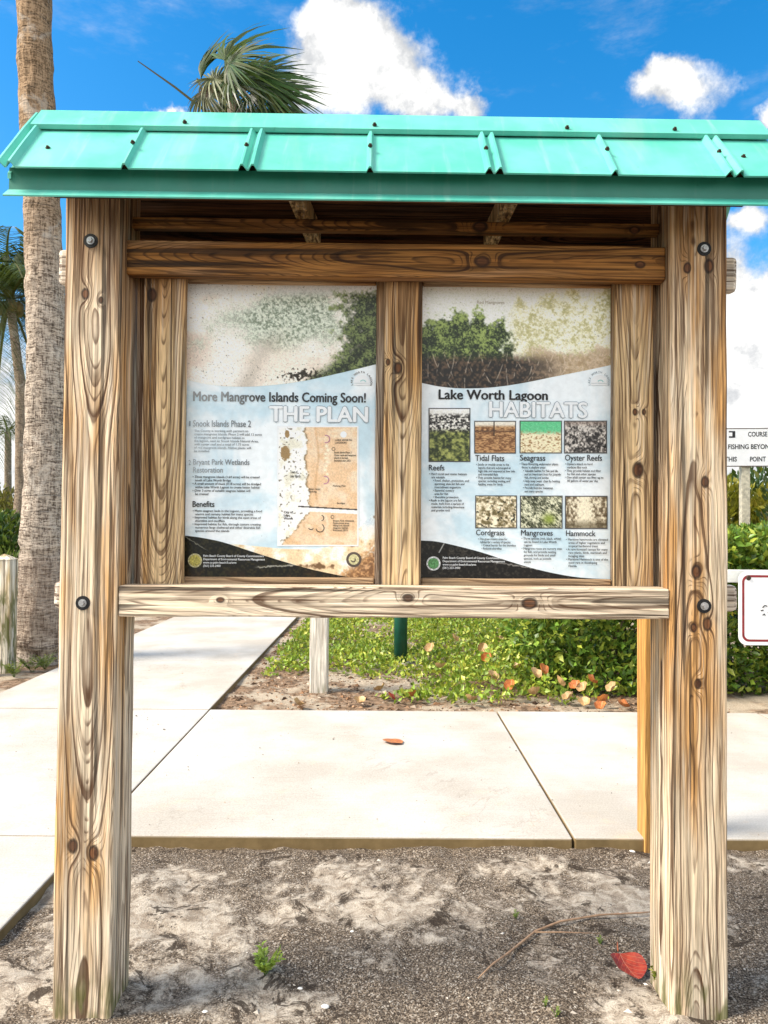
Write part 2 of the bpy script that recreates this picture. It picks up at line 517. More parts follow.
# ------------------------------------------------------------------ concrete walks
def concrete():
    m, g, b = new_mat('concrete')
    p = objco(g)
    big = g.noise(p, 1.3, 5.0, 0.6)
    mid = g.noise(p, 11.0, 4.0, 0.65)
    fine = g.noise(p, 160.0, 3.0, 0.7)
    pit = g.voro(p, 42.0)
    broom = g.noise(g.vm('MULTIPLY', p, (3.0, 260.0, 1.0)), 1.0, 3.0, .6)
    col = g.mix(g.ss(big, 0.35, 0.66), (0.395, 0.36, 0.31), (0.50, 0.478, 0.44))
    col = g.mix(g.mul(g.ss(mid, 0.55, 0.75), 0.4), col, (0.56, 0.43, 0.31))
    col = g.scale_col(col, g.ss(fine, 0.25, 0.75, 0.82, 1.12))
    col = g.scale_col(col, g.ss(broom, 0.3, 0.7, 0.93, 1.05))
    crk = g.mul(g.ss(g.m('ABSOLUTE', g.sub(g.noise(p, 1.1, 7.0, .62, .6), .5)), .006, .001), g.ss(g.noise(p, .8, 2.0), .50, .56))
    col = g.mix(g.mul(crk, .22), col, (.16, .13, .10))
    col = g.mix(g.mul(g.ss(g.noise(p, 6.0, 6.0, 0.75), 0.66, 0.72), 0.35), col, (0.25, 0.20, 0.15))
    col = g.mix(g.mul(g.mul(g.ss(pit, 0.10, 0.05), g.ss(g.noise(p, 5.0, 3.0), 0.52, 0.6)), 0.6), col, (0.16, 0.13, 0.10))
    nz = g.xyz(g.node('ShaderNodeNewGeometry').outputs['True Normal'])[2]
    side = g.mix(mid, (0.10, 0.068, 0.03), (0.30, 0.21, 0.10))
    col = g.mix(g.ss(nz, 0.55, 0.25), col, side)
    g.put(b.inputs['Base Color'], col); b.inputs['Roughness'].default_value = 0.9; b.inputs['Specular IOR Level'].default_value = 0.15
    bump(g, b, g.add(g.mul(fine, 0.5), g.mul(mid, 0.5)), 0.003, 0.6)
    return m

CONC = concrete()
TOP = 0.036
PX0, PX1 = -2.62, -1.085       # the long path
CY0, CY1 = 0.955, 2.845        # the cross walk
wm = MB()
def slab(x0, x1, y0, y1, z=TOP):
    g_ = 0.004
    wm.quadbox((x0 + g_, y0 + g_, -0.07), (x1 - g_, y1 - g_, z))
yy = CY0 - 3 * 1.9
ye = [CY0 - 5.8, CY0 - 3.9, CY0 - 1.95, CY0, CY1, 4.5, 6.2, 7.9, 9.6, 11.3, 13.0, 15.0, 17.0]
for i in range(len(ye) - 1):
    slab(PX0, PX1, ye[i], ye[i + 1], TOP + random.uniform(-.0015, .0015))
walk = structure(wm.build('walkway', CONC, bev=0.006))
wm = MB()
xe = [PX1, 0.715, 2.35]
for i in range(2):
    slab(xe[i], xe[i + 1], CY0, CY1, TOP + 0.002 * i)
# right end turning towards the viewer
pts = [(2.354, CY0 - 0.004, 0), (2.8, CY0 - 0.02, 0), (4.4, CY0 - 0.25, 0), (7.5, CY0 - 1.1, 0), (7.9, CY0 + 0.6, 0), (4.6, CY1 - 0.75, 0), (3.2, CY1 - 0.28, 0), (2.354, CY1 - 0.004, 0)]
wm.prism([(p[0], p[1], -0.07) for p in pts], (0, 0, 0.07 + TOP))
cross = structure(wm.build('cross_walk', CONC, bev=0.006))

# ------------------------------------------------------------------ the kiosk
kiosk = thing('information_kiosk', 'weathered timber notice board kiosk with green metal roof holding two faded nature posters', 'kiosk')
kiosk.matrix_world = KM


def board(name, lo, hi, mat, ax, jit=0.0016, bev=0.004, parent=kiosk, taper=None):
    """timber with many rings along its length, edges slightly uneven"""
    k = 2 if ax == 'Z' else 0
    a, c = [i for i in range(3) if i != k]
    lo = list(lo); hi = list(hi)
    L = hi[k] - lo[k]; n = max(4, int(L / 0.05))
    mb = MB(); ph = [random.uniform(0, 50) for _ in range(8)]
    for i in range(n + 1):
        t = lo[k] + L * i / n
        for j, (sa, sc_) in enumerate(((lo[a], lo[c]), (hi[a], lo[c]), (hi[a], hi[c]), (lo[a], hi[c]))):
            q = [0, 0, 0]; q[k] = t
            q[a] = sa + (float(vnoise(np.array(t * 7.0), np.array(ph[j]), 1)) - 0.5) * 2 * jit
            q[c] = sc_ + (float(vnoise(np.array(t * 7.0), np.array(ph[j + 4]), 2)) - 0.5) * 2 * jit
            mb.v.append(tuple(q))
    flip = (ax != 'Z')
    for i in range(n):
        for j in range(4):
            f = [i * 4 + j, i * 4 + (j + 1) % 4, (i + 1) * 4 + (j + 1) % 4, (i + 1) * 4 + j]
            mb.f.append(f); mb.sm.append(False)
    mb.f.append([3, 2, 1, 0]); mb.f.append([n * 4 + j for j in range(4)]); mb.sm += [False, False]
    return mb.build(name, mat, parent, center=True, bev=bev)


# posts: front face on local y = 0
PW = 0.142
LX = (K(68, 300, 0).x + K(124, 300, 0).x) / 2 - 0.010
RX = K(699.5, 600, 0).x
POST_TOP = 2.06
HP = (POST_TOP + 0.10) / 2; PC = (POST_TOP - 0.10) / 2
def pz(py, x=90): return K(x, py, 0).z - PC
M_postL = wood('post_wood_left', 'Z', 2.0, early=(0.76, 0.61, 0.43), warm=(0.60, 0.33, 0.12), warm_amt=0.56, ring=185, shelter=(0.60, 1.02), pith=(0.004, 0.005), drift=0.010,
               knots=((-0.018, pz(294), 0.010), (-0.026, pz(846), 0.013), (0.024, pz(853), 0.012), (0.02, pz(300), 0.006)), moss=-HP + 0.10, pale=(-0.55, -0.95))
M_postR = wood('post_wood_right', 'Z', 5.0, early=(0.75, 0.59, 0.40), warm=(0.58, 0.31, 0.11), warm_amt=0.60, ring=185, shelter=(0.60, 1.02), pith=(-0.012, 0.0), drift=-0.011,
               knots=((-0.030, pz(268, 700), 0.009), (0.024, pz(266, 700), 0.012), (0.014, pz(482, 700), 0.010), (-0.014, pz(628, 700), 0.007), (0.02, pz(624, 700), 0.011), (-0.004, pz(684, 700), 0.009), (-0.008, pz(572, 700), 0.012)),
               moss=-HP + 0.10, pale=(-0.60, -0.98))
for (cx, mm, bolts) in ((LX, M_postL, ((90, 241), (83, 603))), (RX, M_postR, ((704, 249), (704, 606)))):
    p = board('post', (cx - PW / 2, 0, -0.10), (cx + PW / 2, 0.142, POST_TOP), mm, 'Z', 0.002, 0.006)
    if cx < 0: p.rotation_euler = (0, R(0.15), 0)
    for (bx, by) in bolts:
        q = K(bx, by, 0) - Vector(p.location)
        mb = MB()
        n = 24; ro, ri = 0.0175, 0.0125
        mb.tube([(q.x, q.y + 0.004, q.z), (q.x, q.y - 0.0022, q.z)], [ro, ro], n, True, False)  # raised black disc, its colour stands for the shade in the bolt hole
        bt = mb.build('bolt_hole_shade_disc', M_recess, p)
        mb = MB(); mb.tube([(q.x, q.y - 0.002, q.z), (q.x, q.y - 0.0045, q.z)], [0.0098, 0.0098], 20, True, False)
        mb.tube([(q.x, q.y - 0.0045, q.z), (q.x, q.y - 0.011, q.z)], [0.0066, 0.0062], 6, True, False)
        mb.build('bolt', M_steel, p)
XI0, XI1 = LX + PW / 2, RX - PW / 2         # inner faces of the posts

# upper beam, lower rail and the boards behind
zb0 = K(390, 277, 0.03).z; zb1 = K(390, 243, 0.03).z
zr0 = K(390, 618, 0.004).z; zr1 = K(390, 587, 0.004).z
BC = (XI0 + XI1) / 2
M_beam = wood('beam_wood', 'X', 8.0, early=(0.30, 0.13, 0.032), warm=(0.22, 0.08, 0.016), late=(0.035,0.014,0.006), warm_amt=0.6, ring=185, pith=(0.004, 0.05), drift=0.035,
              knots=((0.0, K(482, 261, .03).x - BC, 0.014), (-0.004, K(640, 262, .03).x - BC, 0.009)))
M_rail = wood('rail_wood', 'X', 11.0, early=(0.76, 0.61, 0.44), warm=(0.52, 0.30, 0.13), warm_amt=0.35, ring=170, pith=(0.006, 0.05), drift=0.03,
              knots=((0.012, K(408, 602, 0).x - BC, 0.010), (0.0, K(530, 604, 0).x - BC, 0.013), (0.004, K(220, 600, 0).x - BC, 0.007)))
M_dark = wood('brown_board_wood', 'X', 14.0, early=(0.16, 0.070, 0.028), warm=(0.12, 0.042, 0.014), late=(0.015,0.007,0.004), warm_amt=0.5, ring=185, pith=(0.01, 0.04), drift=0.03)
M_backrail = wood('rear_rail_wood', 'X', 17.0, early=(0.66, 0.58, 0.48), warm=(0.55, 0.42, 0.28), warm_amt=0.3, ring=90, cracks=0.3, lines=0.5)
board('upper_beam', (XI0 + 0.001, 0.030, zb0), (XI1 - 0.001, 0.068, zb1), M_beam, 'X')
board('lower_rail', (XI0 + 0.0015, 0.004, zr0), (XI1 - 0.0015, 0.068, zr1), M_rail, 'X')
xl = K(52, 600, 0.145).x; xr = K(739, 606, 0.145).x
board('rear_rail', (xl, 0.1445, zb0 + 0.010), (xr, 0.183, zb1 + 0.020), M_backrail, 'X', bev=0.014)
board('rear_rail', (xl, 0.1445, zr0 + 0.002), (xr, 0.183, zr1 - 0.002), M_backrail, 'X', bev=0.014)

# uprights between beam and rail (front boards on y 0.071 .. 0.100) and boards behind them
def upright(x0, x1, seed, knots, y0=0.0715, y1=0.098, early=(0.68, 0.48, 0.26), warm=(0.52, 0.26, 0.075), wa=0.55, name='upright', pith=(0.0, 0.035), dr=0.05, z0=None, z1=None):
    a = K(x0, 430, y0).x; c = K(x1, 430, y0).x
    z0 = zr0 + 0.02 if z0 is None else z0; z1 = zb1 - 0.01 if z1 is None else z1
    zc = (z0 + z1) / 2
    kk = [(K(kx, ky, y0).x - (a + c) / 2, K(kx, ky, y0).z - zc, kr) for kx, ky, kr in knots]
    mm = wood('%s_wood_%d' % (name, int(seed)), 'Z', seed, early=early, warm=warm, warm_amt=wa, ring=185, shelter=(0.14, 0.40), pith=pith, drift=dr, knots=kk)
    return board(name, (a, y0, z0), (c, y1, z1), mm, 'Z')
upright(142, 183.5, 21, ((152, 295, 0.012),), dr=0.055)
upright(383.5, 421.3, 24, ((398, 368, 0.011), (388, 362, 0.006)), dr=0.02, pith=(0.01, 0.06))
upright(615.5, 653.8, 27, ((635, 412, 0.006), (644, 412, 0.006), (638, 470, 0.014)), dr=0.03)
GY = dict(early=(0.36, 0.29, 0.22), warm=(0.30, 0.18, 0.08), wa=0.3)
# sign trim strips (in front of the sheet, behind the uprights)
upright(375.5, 421.9, 31, (), y0=0.100, y1=0.116, name='trim_strip', **GY)
upright(135, 184.5, 33, (), y0=0.100, y1=0.116, name='trim_strip', **GY)
upright(611.8, 658.5, 35, (), y0=0.100, y1=0.116, name='trim_strip', **GY)
M_trim = wood('trim_wood', 'X', 39.0, early=(0.42, 0.28, 0.16), warm=(0.30, 0.14, 0.05), warm_amt=0.5, ring=185, pith=(0.03, 0.03), drift=0.02)
for (a, c) in ((184.5, 375.5), (421.9, 611.8)):
    x0 = K(a, 430, .1).x + 0.0005; x1 = K(c, 430, .1).x - 0.0005
    board('trim_strip', (x0, 0.0995, K(390, 285.0, .1).z), (x1, 0.1135, zb1 - 0.01), M_trim, 'X')
    board('trim_strip', (x0, 0.0995, zr0 + 0.025), (x1, 0.1135, K(390, 578.0, .1).z), M_trim, 'X')
# plywood back
MB().quadbox((XI0 + 0.05, 0.1255, zr0 + 0.01), (XI1 - 0.05, 0.1375, zb1 - 0.004)).build('back_board', plain('plywood', (0.16, 0.10, 0.055), 0.8, 0, 0.3, 12), kiosk)

# roof frame under the metal: plates, batten, rafters
EAVE_Y, RIDGE_Y = -0.112, 0.066
BACK_Y = 2 * RIDGE_Y - EAVE_Y
ZE, ZR = 2.030, 2.232
RX0, RX1 = K(3, 168, EAVE_Y).x, 0.955
SL = (ZR - ZE) / (RIDGE_Y - EAVE_Y)
M_raft = wood('rafter_wood', 'Z', 44.0, early=(0.72, 0.48, 0.22), warm=(0.6, 0.32, 0.10), warm_amt=0.5, ring=70, lines=.6, cracks=.2)
board('batten', (XI0 + 0.0012, 0.070, K(390, 231, .07).z), (XI1 - 0.0012, 0.096, K(390, 220, .07).z), M_beam, 'X', 0.001, 0.003)
for X in (-0.735, -0.245, 0.300, 0.830):
    if abs(X) < 0.6:
        mb = MB()
        th = 0.042
        pr = [(X, RIDGE_Y + 0.008, ZR - 0.060), (X, BACK_Y - 0.036, ZE - 0.024), (X, BACK_Y - 0.036, ZE - 0.070), (X, RIDGE_Y + 0.008, ZR - 0.110)]
        sgn = -1 if X < 0 else 1
        pr = [(X + sgn * (.045 if i in (0, 3) else -.035), q[1], q[2]) for i, q in enumerate(pr)]
        mb.prism(pr, (0.040, 0, 0)); mb.build('rafter', M_raft, kiosk, center=True, bev=0.002)
for X in (RX0 + 0.055, RX1 - 0.09):     # gable rafters under the overhang
    mb = MB()
    mb.prism([(X, RIDGE_Y, ZR - 0.020), (X, EAVE_Y + 0.032, ZE + 0.004), (X, EAVE_Y + 0.032, ZE - 0.050), (X, RIDGE_Y, ZR - 0.085), (X, BACK_Y - 0.032, ZE - 0.050), (X, BACK_Y - 0.032, ZE + 0.004)], (0.036, 0, 0))
    mb.build('rafter', M_raft, kiosk, center=True, bev=0.002)
for y0 in (EAVE_Y + 0.026, BACK_Y - 0.046):
    MB().quadbox((RX0 + 0.10, y0, ZE - 0.060), (RX1 - 0.10, y0 + 0.020, ZE - 0.028)).build('eave_board', M_dark, kiosk, center=True)


for side in (1, -1):     # plank decking under the sheets
    ey = EAVE_Y + 0.030 if side > 0 else BACK_Y - 0.030
    mb = MB()
    for i in range(4):
        f0, f1 = i / 4 + 0.004, (i + 1) / 4 - 0.004
        def dp(f, dz): return (RX0 + 0.040, ey + (RIDGE_Y - side * 0.004 - ey) * f, ZE + (ZR - ZE) * (0.16 + 0.82 * f) + dz)
        mb.prism([dp(f0, -0.012), dp(f1, -0.012), dp(f1, -0.034), dp(f0, -0.034)], (RX1 - RX0 - 0.08, 0, 0))
    mb.build('roof_deck', M_dark, kiosk, center=True)


def roof_paint(name='green_roof_paint', k=1.0):
    m, g, b = new_mat(name)
    p = objco(g)
    n = g.noise(p, 5.0, 5.0, 0.6); f = g.noise(p, 300.0, 2.0)
    col = g.mix(g.ss(n, 0.3, 0.7), (0.070, 0.40, 0.31), (0.13, 0.52, 0.42))
    st = g.noise(g.vm('MULTIPLY', p, (40.0, 3.0, 3.0)), 1.0, 4.0, 0.6)
    col = g.mix(g.mul(g.ss(st, 0.55, 0.75), 0.55), col, (0.26, 0.52, 0.44))
    col = g.mix(g.mul(g.ss(g.noise(p, 60.0, 4.0, 0.7), 0.64, 0.74), 0.45), col, (0.05, 0.20, 0.14))
    drt = g.mul(g.ss(g.noise(g.vm('MULTIPLY', p, (9.0, 2.2, 2.2)), 1.0, 6.0, 0.7, 0.4), 0.50, 0.72), 0.45)
    col = g.mix(drt, col, (0.24, 0.46, 0.38))
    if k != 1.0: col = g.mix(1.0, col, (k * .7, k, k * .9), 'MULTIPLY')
    g.put(b.inputs['Base Color'], col)
    g.put(b.inputs['Roughness'], g.ss(n, 0.3, 0.7, 0.34, 0.5))
    b.inputs['Specular IOR Level'].default_value = 0.4
    bump(g, b, g.add(n, g.mul(f, 0.02)), 0.004, 0.35)
    return m
ROOF = roof_paint()
ROOF_SHADE = roof_paint('shaded_roof_paint', 0.42)  # roof paint darkened, so the fascia's shade is put into its colour
roof = bpy.data.objects.new('roof', None); COL.objects.link(roof); roof.parent = kiosk
RIBS = [RX0 + 0.012, -0.603, -0.322, -0.040, 0.247, 0.527, 0.806]
def slope_pt(x, t, off, side):
    """t 0 at eave, 1 at ridge; off is height above the sheet"""
    y = EAVE_Y + (RIDGE_Y - EAVE_Y) * t if side > 0 else BACK_Y - (BACK_Y - RIDGE_Y) * t
    z = ZE + (ZR - ZE) * t
    n = Vector((0, -SL, 1)).normalized() if side > 0 else Vector((0, SL, 1)).normalized()
    return Vector((x, y, z)) + n * off
for side in (1, -1):
    prof = [(RX0, 0.0)]
    for i, r in enumerate(RIBS):
        dbl = i % 2 == 0
        if dbl:
            prof += [(r - 0.021, 0.0), (r - 0.014, 0.013), (r - 0.009, 0.013), (r - 0.001, 0.001), (r + 0.003, 0.001), (r + 0.011, 0.013), (r + 0.016, 0.013), (r + 0.023, 0.0)]
        else:
            prof += [(r - 0.008, 0.0), (r - 0.002, 0.011), (r + 0.003, 0.011), (r + 0.009, 0.0)]
    prof[0] = (RX0 - 0.012 if side > 0 else RX0 + 0.035, 0.0)
    if side < 0: prof = [prof[0]] + [q for q in prof if q[0] > RX0 + 0.04]
    prof.append((RX1, 0.0))
    mb = MB(); n = len(prof)
    rows = ((-0.085, 0.0), (0.3, 0.0), (0.6, 0.0), (0.985, 0.0), (0.985, -0.004), (-0.085, -0.004))
    for (t, o_) in rows:
        for (x, h) in prof:
            sag = 0.0016 * math.sin(x * 23 + 5 * t) if o_ == 0 or True else 0
            mb.v.append(tuple(slope_pt(x, t, h + o_ + 0.004 + sag, side)))
    for i in range(len(rows)):
        for j in range(n - 1):
            i2 = (i + 1) % len(rows)
            f = [i * n + j, i * n + j + 1, i2 * n + j + 1, i2 * n + j]
            mb.f.append(f if side > 0 else f[::-1]); mb.sm.append(False)
    mb.build('roof_sheet', ROOF, roof)
# ridge cap
mb = MB(); tcap = 0.66
for x in (RX0 + 0.012, RX1 + 0.004):
    for (t, o_, sd_) in ((tcap, 0.012, 1), (tcap + 0.01, 0.020, 1), (1.0, 0.021, 1), (1.0, 0.021, -1), (tcap + 0.01, 0.020, -1), (tcap, 0.012, -1),
                         (tcap, 0.009, -1), (1.0, 0.016, -1), (1.0, 0.016, 1), (tcap, 0.009, 1)):
        mb.v.append(tuple(slope_pt(x, t, o_, sd_)))
n = 10
for j in range(n):
    mb.f.append([j, n + j, n + (j + 1) % n, (j + 1) % n]); mb.sm.append(False)
mb.f.append([0, 1, 2, 8, 9]); mb.f.append([2, 3, 7, 8]); mb.f.append([3, 4, 5, 6, 7])
mb.f.append([n + i for i in (9, 8, 2, 1, 0)]); mb.f.append([n + i for i in (8, 7, 3, 2)]); mb.f.append([n + i for i in (7, 6, 5, 4, 3)])
mb.sm += [False] * 6
mb.build('ridge_cap', ROOF, roof)
# fascia with drip lip, front and back, and gable trim
for side in (1, -1):
    def fy(d): return EAVE_Y + d if side > 0 else BACK_Y - d
    zt = ZE - 0.002; zm = 1.975; zl = 1.951
    ex = 0.006 if side > 0 else 0.115
    pr = [(fy(0.017), zt), (fy(0.016), zm), (fy(0.024), zm), (fy(0.024), zt)]
    mb = MB(); mb.prism([(RX0 + ex, a, c) for a, c in pr], (RX1 - RX0 - 2 * ex, 0, 0)); mb.build('fascia', ROOF_SHADE, roof)
    pr = [(fy(0.013), zm - .0005), (fy(-0.013), zl), (fy(-0.011), zl - 0.003), (fy(0.018), zm - 0.005), (fy(0.024), zm - 0.004), (fy(0.024), zm - .0005)]
    mb = MB(); mb.prism([(RX0 + ex, a, c) for a, c in pr], (RX1 - RX0 - 2 * ex, 0, 0)); mb.build('drip_edge', ROOF, roof)
for X in (RX0 + 0.004, RX1 - 0.012):
    mb = MB()
    pr = [(X, EAVE_Y + 0.013, ZE - 0.016), (X, RIDGE_Y, ZR - 0.004 - 0.012), (X, RIDGE_Y, ZR - 0.032), (X, EAVE_Y + 0.013, ZE - 0.030)]
    mb.prism(pr, (0.008, 0, 0)); mb.build('gable_trim', ROOF, roof)
def roof_screw(x, t, h):
    q = slope_pt(x, t, h, 1); nn = Vector((0, -SL, 1)).normalized()
    MB().tube([q, q + nn * 0.003], 0.0056, 12, True, False).tube([q + nn * 0.003, q + nn * 0.0065], 0.0034, 6, True, False).build('roof_screw', M_iron2, roof)
M_iron2 = plain('rusty_screw', (0.05, 0.03, 0.02), 0.6, 0.5, 0.4, 300)
for i, r in enumerate(RIBS):
    roof_screw(r + (0.0 if i % 2 else (-0.011 if i else 0.07)), 0.28 + 0.02 * (i % 2), 0.017 if i else 0.004)
roof_screw(0.86, 0.30, 0.004)
for X in (-0.50, -0.03, 0.45, 0.72):
    roof_screw(X, 0.735, 0.0215)

# ------------------------------------------------------------------ printed sheets
SY = 0.1160        # front of the sheets (local y)
def S(x, y, k=0): return K(x, y, SY - 0.0006 * k)


def sheet_mat(name, seed):
    m, g, b = new_mat(name)
    p = objco(g)
    x, y, z = g.xyz(p)
    n = g.noise(g.vm('ADD', p, (seed, 0, 0)), 5.5, 4.0, 0.55, 0.8)
    f = g.noise(p, 60.0, 4.0, 0.6)
    col = g.mix(g.ss(n, 0.36, 0.62), (0.57, 0.74, 0.82), (0.87, 0.92, 0.94))
    col = g.scale_col(col, g.ss(f, 0.3, 0.7, 0.95, 1.04))
    col = g.mix(g.mul(g.ss(g.noise(p, 130.0, 3.0, 0.7), 0.70, 0.74), 0.5), col, (0.30, 0.30, 0.27))
    g.put(b.inputs['Base Color'], col); b.inputs['Roughness'].default_value = 0.30
    b.inputs['Specular IOR Level'].default_value = 0.35
    return m


def picture(name, parent, x0, x1, top, bot, fn, k=1, res=2.0, label=None):
    """printed picture between curves top(x) and bot(x), given in photo pixels; fn(px, py) -> sRGB 0..255"""
    nu = max(4, int((x1 - x0) * res)); hmax = max(bot(x) - top(x) for x in np.linspace(x0, x1, 12)); nv = max(3, int(hmax * res))
    U = np.linspace(x0, x1, nu + 1); PXs = np.repeat(U[None, :], nv + 1, 0)
    T = np.array([top(x) for x in U]); B = np.array([bot(x) for x in U])
    t = np.linspace(0, 1, nv + 1)[:, None]
    PYs = T[None, :] * (1 - t) + B[None, :] * t
    o = S(0, 0, k); ex = (S(768, 0, k) - o) / 768; ey = (S(0, 1024, k) - o) / 1024
    # plane seen through a projective map: use exact unprojection at the corners of a fine enough lattice
    a00 = np.array(S(x0, T[0], k)); V = np.zeros((nv + 1, nu + 1, 3))
    dl = KI.to_3x3() @ CROT
    ol = KI @ CLOC
    D = np.stack([(PXs - 384) / FPX, (512 - PYs) / FPX, -np.ones_like(PXs)], -1) @ np.array(dl).T
    tt = (SY - 0.0006 * k - ol.y) / D[..., 1]
    V = np.array(ol) + D * tt[..., None]
    C = np.clip(fn(PXs, PYs) * (0.93 + 0.20 * fbm(PXs * 1.1, PYs * 1.1, x0, 2)[..., None]), 0, 255)
    idx = np.arange((nu + 1) * (nv + 1)).reshape(nv + 1, nu + 1)
    Fc = np.stack([idx[:-1, :-1], idx[1:, :-1], idx[1:, 1:], idx[:-1, 1:]], -1).reshape(-1, 4)
    ob = np_mesh(name, V.reshape(-1, 3) - np.array(parent.location), Fc, PRINT, parent, np.minimum(lin(C).reshape(-1, 3), 0.88))
    return ob


def curve(pts):
    xs_ = [p[0] for p in pts]; ys_ = [p[1] for p in pts]
    n = len(pts)
    def f(x):
        # smooth interpolation (Catmull-Rom through the points)
        x = min(max(x, xs_[0]), xs_[-1])
        i = 0
        while i < n - 2 and x > xs_[i + 1]: i += 1
        t = (x - xs_[i]) / (xs_[i + 1] - xs_[i])
        def sl(j):
            a = max(j - 1, 0); b_ = min(j + 1, n - 1)
            return (ys_[b_] - ys_[a]) / (xs_[b_] - xs_[a])
        h = xs_[i + 1] - xs_[i]
        h00 = 2 * t ** 3 - 3 * t ** 2 + 1; h10 = t ** 3 - 2 * t ** 2 + t; h01 = -2 * t ** 3 + 3 * t ** 2; h11 = t ** 3 - t ** 2
        return h00 * ys_[i] + h10 * h * sl(i) + h01 * ys_[i + 1] + h11 * h * sl(i + 1)
    return f


def text_mesh(s, bold=0.0, spacing=1.0, line=1.0, align='LEFT'):
    cu = bpy.data.curves.new('lettering', 'FONT'); cu.body = s; cu.size = 1.0; cu.offset = bold
    cu.space_character = spacing; cu.space_line = line; cu.align_x = align
    cu.resolution_u = 3; cu.fill_mode = 'BOTH' if False else 'FRONT'
    ob = bpy.data.objects.new('lettering', cu)
    COL.objects.link(ob)
    dg = bpy.context.evaluated_depsgraph_get()
    me = bpy.data.meshes.new_from_object(ob.evaluated_get(dg))
    bpy.data.objects.remove(ob); bpy.data.curves.remove(cu)
    return me


def embolden(me, bold):
    """heavier strokes: three shifted copies of the glyphs, each a hair in front of the last"""
    n = len(me.vertices); v = np.empty(n * 3, np.float32); me.vertices.foreach_get('co', v); v = v.reshape(-1, 3)
    fs = [list(p.vertices) for p in me.polygons]
    V = []; F2 = []
    for j, (dx, dz_) in enumerate(((-1, 0), (1, 0), (0, .6), (0, -.6))):
        w = v.copy(); w[:, 0] += dx * bold * 1.1; w[:, 1] += dz_ * bold; w[:, 2] = -j
        V += [tuple(map(float, q)) for q in w]; F2 += [[i + j * n for i in f] for f in fs]
    bpy.data.meshes.remove(me)
    me = bpy.data.meshes.new('lettering'); me.from_pydata(V, [], F2); me.update()
    return me


def lettering(name, s, x0, x1, ytop, ybot, mat, parent, k=3, bold=0.0, line=1.0, fit=None):
    """text filling the photo-pixel box; ytop/ybot bound the string fit (default the text itself)"""
    me = text_mesh(s, 0.0, line=line)
    if bold:
        me = embolden(me, bold)
    n = len(me.vertices); v = np.empty(n * 3, np.float32); me.vertices.foreach_get('co', v); v = v.reshape(-1, 3)
    if fit == 'cap':          # ybot is the baseline, ytop the top of capitals
        zmin, zmax = 0.0, 0.695
    else:
        zmin, zmax = v[:, 1].min(), v[:, 1].max()
    a = S(x0, ybot, k); c = S(x1, ytop, k)
    out = np.zeros_like(v)
    out[:, 0] = a.x + (v[:, 0] - v[:, 0].min()) / (v[:, 0].max() - v[:, 0].min()) * (c.x - a.x)
    out[:, 2] = a.z + (v[:, 1] - zmin) / (zmax - zmin) * (c.z - a.z)
    out[:, 1] = SY - 0.0006 * k + v[:, 2] * 0.0001
    out -= np.array(parent.location, np.float32)
    me.vertices.foreach_set('co', out.ravel().astype(np.float32)); me.update()
    me.name = name
    me.materials.clear(); me.materials.append(mat)
    o = bpy.data.objects.new(name, me); COL.objects.link(o); o.parent = parent
    return o


def sheet(name, x0, x1, y0, y1, seed, label):
    a = S(x0, y1); c = S(x1, y0)
    mb = MB().quadbox((a.x, SY, a.z), (c.x, SY + 0.005, c.z))
    o = mb.build(name, sheet_mat(name + '_print', seed), kiosk, center=True)
    o['label'] = label
    return o


def frame_rect(parent, x0, x1, y0, y1, w, k, mat, name='photo_border'):
    mb = MB()
    for (a, b_, c, d) in ((x0 - w, x1 + w, y0 - w, y0), (x0 - w, x1 + w, y1, y1 + w), (x0 - w, x0, y0, y1), (x1, x1 + w, y0, y1)):
        p = [S(a, d, k), S(b_, d, k), S(b_, c, k), S(a, c, k)]
        mb.poly([Vector(q) - Vector(parent.location) for q in p])
    return mb.build(name, mat, parent)


def disc(parent, x, y, r, k, mat, name, r_in=0.0, a0=0, a1=360, n=40):
    mb = MB()
    ang = [R(a0 + (a1 - a0) * i / n) for i in range(n + 1)]
    out = [S(x + r * math.cos(t), y - r * math.sin(t), k) - Vector(parent.location) for t in ang]
    if r_in:
        inn = [S(x + r_in * math.cos(t), y - r_in * math.sin(t), k) - Vector(parent.location) for t in ang]
        for i in range(n):
            mb.poly([inn[i], out[i], out[i + 1], inn[i + 1]])
    else:
        mb.poly(out[:-1] if a1 - a0 == 360 else out)
    return mb.build(name, mat, parent)


def arc_text(s, cx, cy, r, a_start, a_end, h, parent, mat, k=4, name='emblem_lettering'):
    mb = MB()
    V = []; Fs = []
    for i, ch in enumerate(s):
        if ch == ' ': continue
        me = text_mesh(ch, 0.02)
        a = R(a_start + (a_end - a_start) * i / max(1, len(s) - 1))
        v = np.empty(len(me.vertices) * 3, np.float32); me.vertices.foreach_get('co', v); v = v.reshape(-1, 3)
        w = (v[:, 0].max() + v[:, 0].min()) / 2
        b0 = len(mb.v)
        for q in v:
            lx = (q[0] - w) * h / 0.7; ly = q[1] * h / 0.7
            px_ = cx + math.cos(a) * (r + ly) + math.sin(a) * lx
            py_ = cy - (math.sin(a) * (r + ly) - math.cos(a) * lx)
            mb.v.append(tuple(S(px_, py_, k) - Vector(parent.location)))
        for f in me.polygons:
            mb.f.append([b0 + i_ for i_ in f.vertices]); mb.sm.append(False)
        bpy.data.meshes.remove(me)
    return mb.build(name, mat, parent)


def mixc(a, b, t):
    t = np.asarray(t)[..., None]; return np.asarray(a, float) * (1 - t) + np.asarray(b, float) * t

LSH = sheet('poster', 184.5, 377, 282.5, 579.5, 1.0, 'bleached pale blue poster about mangrove islands with a brown map')
RSH = sheet('poster', 420, 615, 282.5, 583, 7.0, 'pale blue poster about lagoon habitats with seven small photos')

